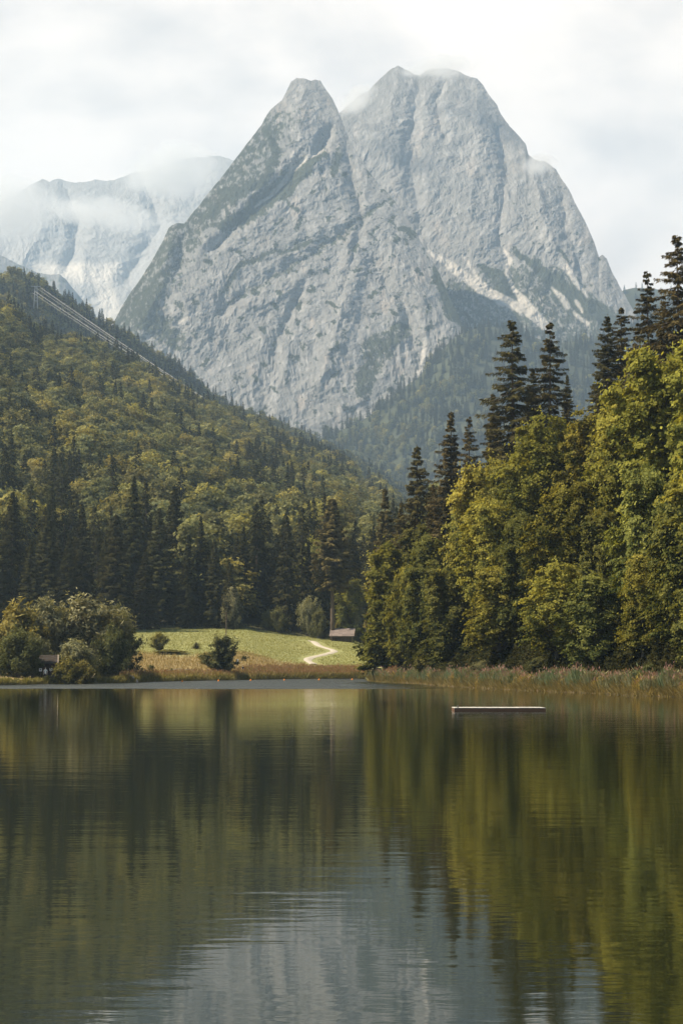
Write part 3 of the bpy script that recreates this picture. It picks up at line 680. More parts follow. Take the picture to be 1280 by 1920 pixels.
NEAR_B = []
YG = ((.072, .084, .022), (.40, .36, .075)); MG = ((.060, .076, .026), (.28, .275, .075))
for sd_, hh, rr, gr, bs in ((11, 22, 6.0, YG, .20), (12, 22, 5.2, MG, .12), (13, 22, 6.6, YG, .20), (14, 22, 5.6, MG, .14), (15, 22, 4.8, YG, .05)):
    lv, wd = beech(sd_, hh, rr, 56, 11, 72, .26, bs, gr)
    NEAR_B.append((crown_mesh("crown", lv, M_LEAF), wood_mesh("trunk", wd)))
NEAR_S = []
SKC = ((.042, .038, .017), (.135, .112, .044))
for sd_, rr, wh, pr, dr, th, bs, pw in ((21, 5.2, 38, 6, .40, .20, .08, .66), (22, 5.0, 30, 5, .46, .30, .14, .58), (23, 4.6, 44, 6, .36, .14, .05, .74), (24, 5.7, 33, 6, .48, .26, .10, .56)):
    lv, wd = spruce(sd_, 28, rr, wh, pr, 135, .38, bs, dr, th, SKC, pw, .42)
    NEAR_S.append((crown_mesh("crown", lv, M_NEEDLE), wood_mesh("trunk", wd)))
WALL_S = []
for sd_, rr, wh, pr, dr, th, bs, pw in ((31, 5.0, 44, 6, .40, .05, .03, .80), (32, 4.6, 42, 6, .36, .08, .05, .70), (33, 5.4, 42, 6, .44, .06, .08, .68)):
    lv, wd = spruce(sd_, 28, rr, wh, pr, 70, .48, bs, dr, th, ((.027, .029, .013), (.066, .064, .027)), pw, .22)
    WALL_S.append((crown_mesh("crown", lv, M_NEEDLE), wood_mesh("trunk", wd)))
lv, wd = spruce(37, 28, 4.6, 38, 6, 80, .44, .38, .38, .10, ((.055, .050, .020), (.165, .140, .052)), .62, .3)
TALL_BARE = (crown_mesh("crown", lv, M_NEEDLE), wood_mesh("trunk", wd))
FAR_B = []
for sd_, hh, rr, gr in ((41, 20, 8.2, ((.064, .072, .032), (.31, .295, .125))), (42, 20, 6.8, ((.056, .066, .033), (.25, .25, .115))), (43, 20, 7.4, ((.070, .076, .030), (.37, .33, .105))), (44, 20, 6.0, ((.050, .060, .032), (.20, .21, .105)))):
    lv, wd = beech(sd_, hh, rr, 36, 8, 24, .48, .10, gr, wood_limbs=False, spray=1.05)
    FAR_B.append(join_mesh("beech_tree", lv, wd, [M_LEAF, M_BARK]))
FAR_S = []
for sd_, rr, pw in ((51, 4.6, .75), (52, 3.9, .70), (53, 5.2, .68)):
    lv, wd = spruce(sd_, 26, rr, 30, 5, 18, .75, .05, .34, .05, ((.024, .027, .013), (.064, .063, .026)), pw, .25)
    FAR_S.append(join_mesh("spruce_tree", lv, wd, [M_NEEDLE, M_BARK]))

def plant(kind, proto, mat_name, x, y, z, sxy, sz, rz, label, cat, group=None):
    r = empty(kind, (x, y, z), rz); r.scale = (sxy, sxy, sz); tag(r, label, cat, group)
    for nm, me in (("crown", proto[0]), ("trunk", proto[1])):
        o = bpy.data.objects.new(nm, me); COL.objects.link(o); o.parent = r
    return r
RNG = np.random.default_rng(7)
def tree_at(kind, proto, hproto, px, top, Y, label, cat, group=None, wide=1.0, hmax=34, hmin=6.0):
    x, y, z = spot(px, Y); zt = row_z(top, Y); h = min(max(zt - z, hmin), hmax)
    s = h / hproto
    return plant(kind, proto, None, x, y, z - .1, s ** .75 * wide, s, RNG.uniform(0, 6.28), label, cat, group)

# ------------------------------------------------------------------ right bank: broadleaf trees (column, top row, distance, width, mesh, label)
G_RB = "broadleaf trees on the right bank"
RB = [
 (728, 1018, 308, 1.1, 4, "yellow-green beech leaning out over the meadow at the end of the right bank"),
 (782, 985, 296, .8, 1, "slim mid-green beech behind the beech that leans over the meadow"),
 (812, 1005, 274, .95, 3, "beech with the stout bare leaning trunk near the meadow corner"),
 (888, 868, 268, .9, 2, "broad yellow-green beech under the single pointed spruce"),
 (920, 935, 250, .9, 0, "golden-topped beech low in front of the middle skyline pair"),
 (950, 868, 262, .85, 1, "green beech filling the gap below the tall pair of spruces"),
 (1008, 790, 250, 1.0, 2, "high golden beech crown right under the tall pair of spruces"),
 (985, 962, 224, .85, 3, "low dark green beech above the bare earth bank"),
 (1062, 905, 214, .95, 0, "yellowish beech in the middle of the front row above the reeds"),
 (1098, 770, 238, .95, 4, "tall golden-green beech between the spruce pair and the spruce cluster"),
 (1130, 955, 196, .8, 1, "shady beech above the fallen pale logs"),
 (1168, 720, 216, 1.0, 2, "large bright yellow-green beech below the spruce cluster"),
 (1200, 870, 188, .85, 3, "dark green beech with drooping boughs beside the fallen logs"),
 (1248, 655, 204, 1.0, 0, "tallest yellow-green beech at the edge of the photo"),
 (1282, 905, 172, .85, 1, "low leafy beech overhanging the reeds at the edge of the photo"),
 (1325, 610, 196, 1.0, 4, "beech cut off by the right edge of the photo, high on the bank"),
 (1345, 800, 172, .95, 2, "beech cut off by the right edge of the photo, low on the bank"),
 (760, 1060, 285, .55, 0, "short bright beech tucked under the beeches at the meadow corner"),
]
RB += [
 (842, 1065, 252, 1.05, 3, "low dark beech by the dark trunk at the bend of the shore"),
 (1040, 1060, 203, 1.1, 2, "shaded low beech right of the patch of bare brown earth"),
 (935, 1060, 226, 1.1, 0, "low green beech behind the blue-grey bush in the reeds"),
 (1110, 1075, 190, 1.1, 1, "low dark beech left of the fallen pale logs"),
 (1205, 1040, 178, .85, 0, "beech with layered pale boughs low over the reeds"),
 (1320, 1040, 164, .9, 1, "low beech over the reeds just beyond the right edge of the photo"),
]
for px, top, Y, wd_, mi, lab in RB:
    tree_at("beech_tree", NEAR_B[mi], 22, px, top, Y, lab, "tree", G_RB, wd_ * .84)
for k in range(36):
    px = RNG.uniform(770, 1420); sh = np.interp(px, SHORE_PX, SHORE_Y); Y = sh + RNG.uniform(48, 135)
    lim = np.interp(px, [770, 866, 1008, 1098, 1168, 1248, 1325], [985, 890, 815, 790, 745, 670, 630]) + RNG.uniform(40, 130)
    x, y, z = spot(px, Y); h = row_z(lim, Y) - z
    if h < 8: continue
    plant("beech_tree", NEAR_B[k % 5], None, x, y, z, (min(h, 22) / 22) ** .75, min(h, 22) / 22, RNG.uniform(0, 6.28), "beech crown packed in the rows behind the front trees of the right bank", "tree", "beeches in the back rows of the right bank")

# leafy undergrowth on the wooded bank
rg_ = np.random.default_rng(8); lv = Leaves(); n = 190000
px = rg_.uniform(745, 1430, n); sh = np.interp(px, SHORE_PX, SHORE_Y); Y = sh + 7.5 + 75 * rg_.uniform(0, 1, n) ** 1.5; x = Y * (px - 640) * CT / F; z = ground_z(x, Y)
lump = fbm(x / 2.6, Y / 3.2, 0, 3, .6, 90); keep = lump > -.32; px, x, Y, z, lump = px[keep], x[keep], Y[keep], z[keep], lump[keep]; n = len(x)
c = np.column_stack([x, Y, z + rg_.uniform(0, 1, n) * np.clip(.5 + 3.6 * lump, .15, 4.2)])
t, b = leaf_frames(n, rg_, np.array([0, -.2, .6]) + rg_.normal(0, .5, (n, 3)), rg_.uniform(.12, .30, n), .6)
tone = np.clip(.35 + .5 * fbm(x / 4., Y / 4., 2.5, 2, .5, 91) + rg_.normal(0, .2, n), 0, 1)[:, None]
lv.add(c, t, b, np.array([.025, .030, .011]) * (1 - tone) + np.array([.075, .065, .025]) * tone)
v, f, k = lv.arrays(); tag(obj("undergrowth", new_mesh("undergrowth", v, f, M_LEAF, k)), "low leafy undergrowth on the shady right bank", "undergrowth", None, 'stuff')
G_RS = "spruces on the right bank"
RS = [
 (722, 912, 395, .9, 2, "dark spruce at the mouth of the valley, left end of the right bank"),
 (752, 938, 372, .8, 2, "short dark spruce behind the beech leaning over the meadow"),
 (782, 832, 338, 1.0, 0, "single pointed spruce lowest on the skyline of the right bank"),
 (812, 905, 330, .8, 2, "narrow spruce beside the single pointed spruce"),
 (846, 768, 326, .95, 2, "dense dark spruce, left one of the middle skyline pair"),
 (880, 778, 322, .75, 1, "thin ragged spruce, right one of the middle skyline pair"),
 (925, 735, 316, .9, 2, "dark spruce below and left of the tall skyline pair"),
 (962, 598, 302, 1.05, 3, "tall ragged spruce, left of the tall skyline pair"),
 (1032, 600, 300, 1.0, 1, "tall spruce with open upper boughs, right of the tall skyline pair"),
 (1000, 690, 312, .9, 0, "dark spruce standing between the two tall skyline spruces"),
 (1064, 700, 306, .7, 2, "round-topped short conifer beside the tall skyline pair"),
 (1141, 588, 280, .9, 0, "leaning-topped spruce, left in the spruce cluster"),
 (1166, 574, 284, .85, 3, "bushy spruce in the middle of the spruce cluster"),
 (1190, 640, 276, .9, 2, "lower spruce in the spruce cluster under the lone high spruce"),
 (836, 925, 276, .75, 2, "dark spruce standing forward among the beeches, below the middle skyline pair"),
 (1122, 700, 258, .8, 3, "dark spruce leaning out in front of the spruce cluster"),
 (1216, 504, 272, .85, 1, "lone slender spruce rising high above the cluster"),
 (1274, 438, 246, 1.0, 3, "highest spruce, cut by the right edge of the photo"),
 (1246, 560, 262, .8, 0, "spruce filling the space between the slender and the highest spruce"),
 (1318, 470, 240, 1.0, 0, "spruce just beyond the right edge of the photo"),
]
for px, top, Y, wd_, mi, lab in RS:
    tree_at("spruce_tree", NEAR_S[mi], 28, px, top, Y, lab, "tree", G_RS, wd_, 36)

# ------------------------------------------------------------------ spruces along the back of the meadow
G_MW = "spruces along the back edge of the meadow"
MW = [(-30, 965, 472), (22, 922, 476), (58, 1010, 466), (88, 962, 474), (128, 1000, 470), (152, 944, 482), (196, 1010, 470), (216, 962, 466), (250, 893, 494), (272, 1030, 474), (298, 952, 482), (326, 908, 492),
      (352, 1000, 478), (376, 968, 484), (402, 1010, 478), (430, 1052, 474), (456, 985, 492), (484, 968, 498), (508, 1040, 494)]
order = ["first", "second", "third", "fourth", "fifth", "sixth", "seventh", "eighth", "ninth", "tenth", "eleventh", "twelfth", "thirteenth", "fourteenth", "fifteenth", "sixteenth", "seventeenth", "eighteenth", "nineteenth"]
note = {7: "broad greyish spruce with a full skirt", 8: "tallest dark pointed spruce", 11: "tall dark spruce", 15: "short feathery spruce behind the pole", 1: "tall dark spruce"}
for k, (px, top, Y) in enumerate(MW):
    tree_at("spruce_tree", WALL_S[(k * 2 + k // 3) % 3], 28, px, top, Y, "%s, %s from the left along the meadow" % (note.get(k, "dark spruce"), order[k]), "tree", G_MW, 1.25 if k == 7 else float(RNG.uniform(.78, 1.15)), 36)
tree_at("spruce_tree", TALL_BARE, 28, 623, 932, 470, "tall conifer with a long bare straight trunk behind the barn", "tree", None, 1.45, 40)
tree_at("spruce_tree", WALL_S[1], 28, 578, 1018, 492, "slim spruce between the white chimney and the bare-trunked conifer", "tree", None, .8)
tree_at("spruce_tree", WALL_S[0], 28, 700, 985, 505, "dark spruce beside the beech at the end of the meadow", "tree", None, .95)
tree_at("spruce_tree", WALL_S[2], 28, 662, 1000, 512, "dark spruce standing right of the bare-trunked conifer", "tree", None, .9)
tree_at("beech_tree", NEAR_B[1], 22, 590, 1010, 505, "pale green beech left of the bare-trunked conifer", "tree", None, .9)
tree_at("beech_tree", NEAR_B[3], 22, 655, 1085, 478, "round green beech between the barn and the leaning yellow beech", "tree", None, .85)
tree_at("beech_tree", NEAR_B[4], 22, 545, 1030, 520, "thin yellowish beech above the white chimney", "tree", None, .7)

# ------------------------------------------------------------------ hillside forest
pts = []
yy = 486.0
while yy < 1960:
    sp = 9.2 if yy < 900 else 9.0
    x0 = -760 * yy / F; x1 = 190 * yy / F
    xs = np.arange(x0, x1, sp) + RNG.uniform(-.42, .42, len(np.arange(x0, x1, sp))) * sp
    for x in xs: pts.append((x, yy + RNG.uniform(-.42, .42) * sp))
    yy += sp
pts = np.array(pts)
pz = ground_z(pts[:, 0], pts[:, 1])
kindn = 1.7 * fbm(pts[:, 0] / 60., pts[:, 1] / 120., 0, 3, .6, 60) + RNG.normal(0, .20, len(pts))
thick = np.interp(pts[:, 1], [480, 560, 700, 2000], [.45, .1, -.10, -.02])     # conifers near the meadow and along the crest
hyl = np.interp(640 + F * pts[:, 0] / pts[:, 1], HILL_PX, HILL_Y)
crest = np.exp(-((pts[:, 1] - hyl + 30) / 60.) ** 2) * .35
is_s = kindn + thick + crest > .30
hgt = np.where(is_s, RNG.uniform(.62, 1.2, len(pts)) * 26 * .95, RNG.uniform(.6, 1.2, len(pts)) * 20)
hgt *= np.interp(pts[:, 1], [500, 800], [1.0, .95])
topy = row_of(pz + hgt, pts[:, 1]); boty = row_of(pz, pts[:, 1])
pxc = 640 + F * pts[:, 0] / pts[:, 1] * 1.0
hw = np.where(is_s, 3.4, 5.0) * F / pts[:, 1]
skyl = np.full(1100, 5000.0); off = 150
for px, top, Y in MW: skyl[int(px - 12 + off):int(px + 12 + off)] = np.minimum(skyl[int(px - 12 + off):int(px + 12 + off)], top + 60)
cols_ = np.arange(1100) - off
rk = cols_ > 700; skyl[rk] = np.interp(cols_[rk], [700, 722, 800], [1040, 912, 800])
vis = np.zeros(len(pts))
for i in np.argsort(pts[:, 1]):
    a, b_ = int(pxc[i] - hw[i]) + off, int(pxc[i] + hw[i]) + off + 1
    a, b_ = max(a, 0), min(b_, 1100)
    if a >= b_: continue
    cx = np.abs(np.arange(a, b_) - off - pxc[i]) / (hw[i] + 1)
    tp = topy[i] + (boty[i] - topy[i]) * (cx * .75 if is_s[i] else cx ** 2 * .45)
    inside = (np.arange(a, b_) - off >= 0) * 1.0
    vis[i] = (np.clip(np.minimum(skyl[a:b_], boty[i]) - tp, 0, None) * inside).sum()
    skyl[a:b_] = np.minimum(skyl[a:b_], tp)
G_HS, G_HB = "spruces of the hillside forest", "broadleaf trees of the hillside forest"
single = np.zeros(len(pts), bool)
for flag, kind, meshes, lab, grp, hp in ((True, "spruce_tree", FAR_S, "dark spruce among the packed crowns of the forest on the left hillside", G_HS, 26.0), (False, "beech_tree", FAR_B, "olive-green broadleaf crown in the packed forest on the left hillside", G_HB, 20.0)):
    ids = np.nonzero((is_s == flag) & (vis > 30))[0]; ids = ids[np.argsort(-vis[ids])][:255]
    for q, i in enumerate(ids):
        single[i] = True
        o = bpy.data.objects.new(kind, meshes[int(RNG.integers(len(meshes)))]); COL.objects.link(o)
        o.location = (pts[i, 0], pts[i, 1], pz[i] - .2); s = hgt[i] / hp
        w = RNG.uniform(.85, 1.15) * s ** .5
        o.scale = (w, w, s); o.rotation_euler = (0, 0, RNG.uniform(0, 6.28))
        tag(o, lab, "tree", grp)
        if q < len(meshes): o.data = meshes[q]

def scatter(name, sources, P, scl, label):
    """one mass of far trees: points that carry copies of the source trees' meshes"""
    n = len(P)
    me = bpy.data.meshes.new(name); me.vertices.add(n); me.vertices.foreach_set("co", np.asarray(P, np.float32).ravel())
    rot = np.zeros((n, 3), np.float32); rot[:, 2] = RNG.uniform(0, 6.283, n)
    for nm, typ, key, dat in (("rot", 'FLOAT_VECTOR', "vector", rot), ("scl", 'FLOAT_VECTOR', "vector", np.asarray(scl, np.float32)), ("idx", 'INT', "value", RNG.integers(0, len(sources), n).astype(np.int32))):
        a = me.attributes.new(nm, typ, 'POINT'); a.data.foreach_set(key, dat.ravel())
    o = obj(name, me); tag(o, label, "forest", None, 'stuff')
    g = bpy.data.node_groups.new(name, 'GeometryNodeTree')
    g.interface.new_socket("Geometry", in_out='INPUT', socket_type='NodeSocketGeometry'); g.interface.new_socket("Geometry", in_out='OUTPUT', socket_type='NodeSocketGeometry')
    gi, go = g.nodes.new('NodeGroupInput'), g.nodes.new('NodeGroupOutput')
    jn = g.nodes.new('GeometryNodeJoinGeometry'); ip = g.nodes.new('GeometryNodeInstanceOnPoints')
    for s in sources:
        oi = g.nodes.new('GeometryNodeObjectInfo'); oi.transform_space = 'ORIGINAL'; oi.inputs['Object'].default_value = s
        ti = g.nodes.new('GeometryNodeGeometryToInstance'); g.links.new(oi.outputs['Geometry'], ti.inputs[0]); g.links.new(ti.outputs[0], jn.inputs[0])
    ip.inputs['Pick Instance'].default_value = True
    def na(nm, dt):
        a = g.nodes.new('GeometryNodeInputNamedAttribute'); a.data_type = dt; a.inputs[0].default_value = nm; return a.outputs[0]
    g.links.new(gi.outputs[0], ip.inputs['Points']); g.links.new(jn.outputs[0], ip.inputs['Instance'])
    g.links.new(na("idx", 'INT'), ip.inputs['Instance Index']); g.links.new(na("rot", 'FLOAT_VECTOR'), ip.inputs['Rotation']); g.links.new(na("scl", 'FLOAT_VECTOR'), ip.inputs['Scale'])
    g.links.new(ip.outputs[0], go.inputs[0])
    md = o.modifiers.new("scatter", 'NODES'); md.node_group = g
    return o
def source_objects(meshes):
    out_ = []
    for me in meshes: out_.append(next(o for o in COL.objects if o.data == me))
    return out_
SRC_B, SRC_S = source_objects(FAR_B), source_objects(FAR_S)
rest = ~single & ((vis > 0) | (RNG.uniform(size=len(pts)) < .35)) & (pxc > -130)
for flag, src, hp, nm, lab in ((True, SRC_S, 26., "spruce_forest", "small dark spruces of the forest up the left hillside"), (False, SRC_B, 20., "broadleaf_forest", "small olive broadleaf trees of the forest up the left hillside")):
    i = np.nonzero(rest & (is_s == flag))[0]; s = hgt[i] / hp; w = RNG.uniform(.85, 1.15, len(i)) * s ** .5
    scatter(nm, src, np.column_stack([pts[i], pz[i] - .2]), np.column_stack([w, w, s]), lab)

def slope_forest(name, hill, n, cond, mixf, lab_s, lab_b, s0=1.0, seed=1):
    """trees over a distant slope, set on its own surface"""
    me = hill.data; nv = len(me.vertices); co = np.empty(nv * 3, np.float32); me.vertices.foreach_get("co", co); co = co.reshape(-1, 3)
    fc = np.array([p.vertices[:] for p in me.polygons]); a, b, c, d = (co[fc[:, k]] for k in range(4))
    ar = np.linalg.norm(np.cross(c - a, d - b), axis=1); r = np.random.default_rng(seed)
    f = r.choice(len(fc), n, p=ar / ar.sum()); u, v = r.uniform(size=(2, n, 1))
    P = (a[f] * (1 - u) + b[f] * u) * (1 - v) + (d[f] * (1 - u) + c[f] * u) * v
    px = 640 + F * P[:, 0] / P[:, 1]; py = row_of(P[:, 2], P[:, 1])
    P = P[cond(px, py, P)]; k = fbm(P[:, 0] / 120., P[:, 2] / 60., 0, 3, .6, seed) + r.normal(0, .3, len(P)) + mixf(P) > 0
    for flag, src, suf, lab in ((True, SRC_S, "spruce_forest", lab_s), (False, SRC_B, "broadleaf_forest", lab_b)):
        Q = P[k == flag]
        if not len(Q): continue
        s = r.uniform(.65, 1.15, len(Q)) * s0; w = s ** .5 * r.uniform(.8, 1.1, len(Q)) * s0 ** .5
        scatter(suf, src, Q - np.array([0, 0, .6]), np.column_stack([w, w, s]), lab)
slope_forest("ridge", hill2, 30000, lambda px, py, P: (px > -120) & (px < 800) & (py < np.interp(px, HILL_PX, HILL_PY) + 45), lambda P: -.02 + 0 * P[:, 0], "hazy spruces on the second ridge behind the cables", "hazy yellowish broadleaf trees on the second ridge", 1.0, 3)
slope_forest("foot", hill3, 8500, lambda px, py, P: (px > 330) & (px < 1320) & (P[:, 1] > 2750), lambda P: np.interp(P[:, 2], [150, 380, 600], [-.25, .1, .6]), "blue hazy spruces on the slope at the foot of the mountain", "blue hazy broadleaf trees low on the slope of the mountain", .95, 4)
slope_forest("pass", hill4, 900, lambda px, py, P: (px > 1100) & (px < 1350), lambda P: .6 + 0 * P[:, 0], "far blue spruces on the saddle behind the right bank", "far blue broadleaf trees on the saddle", 1.0, 5)
bx, by, bz = ground_hit(643, 1203, 380, 540); print('BARN', bx, by, bz, ground_hit(300,1185,380,540), ground_hit(600,1203,380,540))
# ------------------------------------------------------------------ shrubs
SH = []
WG = ((.055, .064, .034), (.36, .345, .19)); DG = ((.045, .056, .026), (.215, .215, .09)); OG = ((.070, .070, .024), (.33, .28, .09))
for sd_, hh, rr, li, spn, lvn, lf, gr, asp in ((61, 6, 4.2, 70, 6, 40, .25, WG, .34), (62, 6, 4.6, 70, 6, 40, .25, DG, .42), (63, 4, 3.2, 50, 6, 36, .21, OG, .42), (64, 6, 2.9, 60, 6, 40, .20, DG, .42)):
    lv, wd = bush(sd_, hh, rr, li, spn, lvn, lf, gr, asp)
    SH.append((crown_mesh("foliage", lv, M_SHRUB), wood_mesh("stem", wd), hh, rr))
def shrub(kind, px, top, Y, width_px, mi, label, group=None, cat="bush"):
    x, y, z = spot(px, Y); h = max(row_z(top, Y) - z, .6); w = width_px * Y / F / 2
    fo, st, hh, rr = SH[mi]
    r = empty(kind, (x, y, z - .05), RNG.uniform(0, 6.28)); r.scale = (w / rr * .92, w / rr * .92, h / hh); tag(r, label, cat, group)
    for nm, me in (("foliage", fo), ("stem", st)):
        o = bpy.data.objects.new(nm, me); COL.objects.link(o); o.parent = r
    return r
G_W = "bushes along the left shore"
for a in ((150, 1128, 300, 190, 0, "tall pale grey-green willow bush at the top of the shore thicket"),
          (28, 1150, 287, 170, 2, "yellowish bushy thicket at the left edge above the dark hut"),
          (84, 1134, 296, 120, 0, "feathery willow bush between the yellowish thicket and the tall pale willow"),
          (222, 1162, 306, 116, 1, "dark rounded bush at the meadow end of the shore thicket"),
          (192, 1146, 308, 130, 0, "grey-green willow bush between the tall pale willow and the dark rounded bush"),
          (30, 1192, 272, 112, 1, "dark spreading bush hanging over the water beside the hut"),
          (142, 1204, 283, 110, 0, "mid-height olive bush in front of the tall pale willow"),
          (212, 1190, 290, 84, 1, "bright-edged bush at the waterline in front of the dark rounded bush"),
          (126, 1241, 271, 76, 2, "low yellow-green bush at the waterline beside the hut"),
          (156, 1246, 276, 60, 2, "small golden bush at the waterline, right of the low yellow-green bush"),
          (62, 1202, 275.8, 62, 1, "small dark bush pressed against the front of the hut"),
          (-40, 1160, 300, 120, 1, "dark bush just beyond the left edge of the photo"),
          (70, 1200, 281, 66, 0, "willow bush behind the roof of the dark hut")):
    shrub("willow_bush", *a, G_W)
shrub("willow_bush", 417, 1198, 349, 84, 3, "lone round dark green bush at the water's edge in front of the pole")
shrub("willow_bush", 298, 1190, 408, 44, 2, "loose yellow-green bush on the dry slope below the meadow")
shrub("willow_bush", 322, 1219, 398, 84, 2, "low dark bramble on the dry slope below the loose yellow-green bush")
tree_at("young_spruce", NEAR_S[2], 28, 368, 1207, 412, "tiny young conifer on the edge of the dry slope", "young tree", None, 2.2, 5, 1.5)
shrub("willow_bush", 386, 1226, 372, 36, 2, "low scrubby bush just left of the lone round bush")
shrub("willow_bush", 284, 1248, 330, 22, 3, "small dark bush by the white stones at the shore")
shrub("willow_bush", 322, 1253, 336, 10, 3, "tiny sapling growing through the pale pole fence")
G_BB = "bushes at the back of the meadow"
for a in ((520, 1146, 478, 52, 1, "dark bush under the roof of the house with the white chimney"), (578, 1124, 478, 54, 0, "pale green bush right of the white chimney"), (597, 1150, by + 5, 50, 1, "dark bush left of the barn"),
          (672, 1140, by + 9, 52, 0, "olive bush rising behind the barn roof"), (636, 1164, by + 10, 30, 2, "yellowish bush at the foot of the bare-trunked conifer"), (702, 1150, by + 4, 56, 1, "dark bush right of the barn"), (436, 1105, 474, 52, 0, "feathery grey-green bush behind the pole at the meadow's back edge"),
          (500, 1150, 480, 40, 1, "small dark bush at the back of the meadow left of the house")):
    shrub("bush", *a, G_BB)
G_RK = "bushes along the reed bed"
for a in ((906, 1240, 228, 52, 0, "rounded blue-grey bush in the reeds below the bare earth bank"), (1216, 1248, 172, 46, 1, "dark green bush in the reeds near the right edge of the photo"), (800, 1222, 268, 70, 2, "yellowish bush under the beech with the bare leaning trunk"),
          (1010, 1236, 207, 60, 1, "dark brushy growth on the earth bank under the beeches"), (1085, 1232, 196, 50, 2, "brownish brush beside the bare earth bank"), (852, 1240, 248, 60, 1, "low dark brush left of the blue-grey bush"), (1290, 1240, 170, 60, 0, "grey-green bush in the reeds at the right edge of the photo")):
    shrub("willow_bush", *a, G_RK)

# ------------------------------------------------------------------ reeds, dry grass
def blades(rng, x, y, z, h, wdt, lean, c0, c1):
    n = len(x); base = np.column_stack([x, y, z]); az = rng.uniform(0, 6.283, n)
    d = np.column_stack([np.cos(az) * lean, np.sin(az) * lean, np.ones(n)]) * h[:, None] * .5
    s = np.column_stack([-np.sin(az + rng.normal(0, .8, n)), np.cos(az), np.zeros(n)]) * wdt[:, None]
    k = rng.uniform(0, 1, n)[:, None]
    return base + d, d, s, np.asarray(c0) * (1 - k) + np.asarray(c1) * k
def shore_points(rng, n, px0, px1, d0, d1):
    px = rng.uniform(px0, px1, n); sh = np.interp(px, SHORE_PX, SHORE_Y); sh = sh + 1.3 * perlin(px / 23.0, 3.3, 0, 5) + .6 * perlin(px / 7.0, 1.3, 0, 6)
    Y = sh + rng.uniform(d0, d1, n); x = Y * (px - 640) * CT / F
    return px, x, Y, ground_z(x, Y)
rg = np.random.default_rng(5); lv = Leaves()
# right bank reed bed: blue-green leaves, tan skirts along the water, pinkish plumes on top
px, x, y, z = shore_points(rg, 60000, 690, 1420, .4, 5.2)
cl = fbm(x / 1.6, y / 2.2, 0, 3, .6, 70); hh = np.clip(1.5 + 1.15 * cl + rg.normal(0, .22, len(x)), .5, 2.6) * np.interp(px, [690, 760, 1000, 1280], [.72, .84, .82, .86])
tone = fbm(x / 2.3, y / 2.3, 5.5, 3, .6, 71)[:, None]
hh *= .55 + .5 * sstep(tone[:, 0], -.5, .3)
c, t_, b_, k_ = blades(rg, x, y, z - .1, hh, rg.uniform(.025, .06, len(x)), rg.uniform(.05, .42, len(x)), (.13, .14, .075), (.32, .30, .17))
k_ = np.where(tone > .12, k_ * np.array([.75, .95, .95]), np.where(tone < -.25, k_ * np.array([1.7, 1.35, .75]), k_))
lv.add(c, t_, b_, k_)
n = len(x) // 3; c2 = np.column_stack([x, y, z])[:n]; c2[:, 2] += hh[:n] * rg.uniform(.35, .95, n)       # side leaves
az = rg.uniform(0, 6.28, n); d = np.column_stack([np.cos(az), np.sin(az), rg.uniform(-.3, .9, n)]) * rg.uniform(.15, .36, n)[:, None]
lv.add(c2 + d * .8, d, np.cross(d, [0, 0, 1.]) * .16, k_[:n] * rg.uniform(.8, 1.35, (n, 1)))
sel = rg.uniform(size=len(x)) < .15 * np.clip(.6 + fbm(x / 4., y / 4., 1.5, 2, .5, 73), .1, 1.5)
pl = np.column_stack([x, y, z])[sel]; pl[:, 2] += hh[sel] * rg.uniform(.95, 1.12, sel.sum()); n = len(pl)
d = np.column_stack([rg.normal(0, .3, n), rg.normal(0, .3, n), np.ones(n)]) * rg.uniform(.10, .19, n)[:, None]
lv.add(pl, d, unit(np.cross(d, rg.normal(size=(n, 3)))) * .05, np.array([.33, .20, .165]) + rg.normal(0, .025, (n, 1)) * np.array([1, .7, .6]))
px, x, y, z = shore_points(rg, 26000, 690, 1420, -.2, 1.5)
cl = fbm(px / 9., 0.5, 0, 2, .5, 74)
hs = np.clip(.55 + .55 * cl + rg.normal(0, .12, len(x)), .15, 1.2)
c, t_, b_, k_ = blades(rg, x, y, z - .05, hs, rg.uniform(.02, .045, len(x)), rg.uniform(.3, 1.1, len(x)), (.25, .195, .075), (.40, .33, .16))
lv.add(c, t_, b_, k_)
tag(crown_mesh("reeds", lv, M_REED), None) if False else None
v, f, k = lv.arrays()
tag(obj("reed_bed", new_mesh("reed_bed", v, f, M_REED, k)), "blue-green reeds with pinkish plumes along the right shore", "reeds", None, 'stuff')
# far shore: brown seed heads above green sedge, and dry slope grass
lv = Leaves()
px, x, y, z = shore_points(rg, 30000, 225, 745, .6, 13); keep = (rg.uniform(size=len(px)) < np.interp(px, [225, 430, 480, 745], [.35, .5, 1, 1])) & (np.min(np.hypot(x[:, None] - cl_path[None, :, 0], y[:, None] - cl_path[None, :, 1]), axis=1) > 1.5); x, y, z, px = x[keep], y[keep], z[keep], px[keep]
cl = fbm(x / 3., y / 3., 0, 3, .6, 80)
hh = np.clip(.85 + .45 * cl + rg.normal(0, .15, len(x)), .3, 1.7)
c, t_, b_, k_ = blades(rg, x, y, z - .05, hh, rg.uniform(.025, .06, len(x)), rg.uniform(.05, .4, len(x)), (.19, .165, .062), (.32, .25, .11)); lv.add(c, t_, b_, k_)
sel = rg.uniform(size=len(x)) < .45 * np.interp(px, [225, 470, 520, 745], [.5, .6, 1, 1]); p3 = np.column_stack([x, y, z])[sel]; p3[:, 2] += hh[sel]; n = len(p3)
d = np.column_stack([rg.normal(0, .2, n), rg.normal(0, .2, n), np.ones(n)]) * rg.uniform(.10, .2, n)[:, None]
lv.add(p3, d, unit(np.cross(d, rg.normal(size=(n, 3)))) * .055, np.array([.28, .17, .10]) + rg.normal(0, .03, (n, 1)))
px, x, y, z = shore_points(rg, 16000, -60, 745, -.1, 1.6)
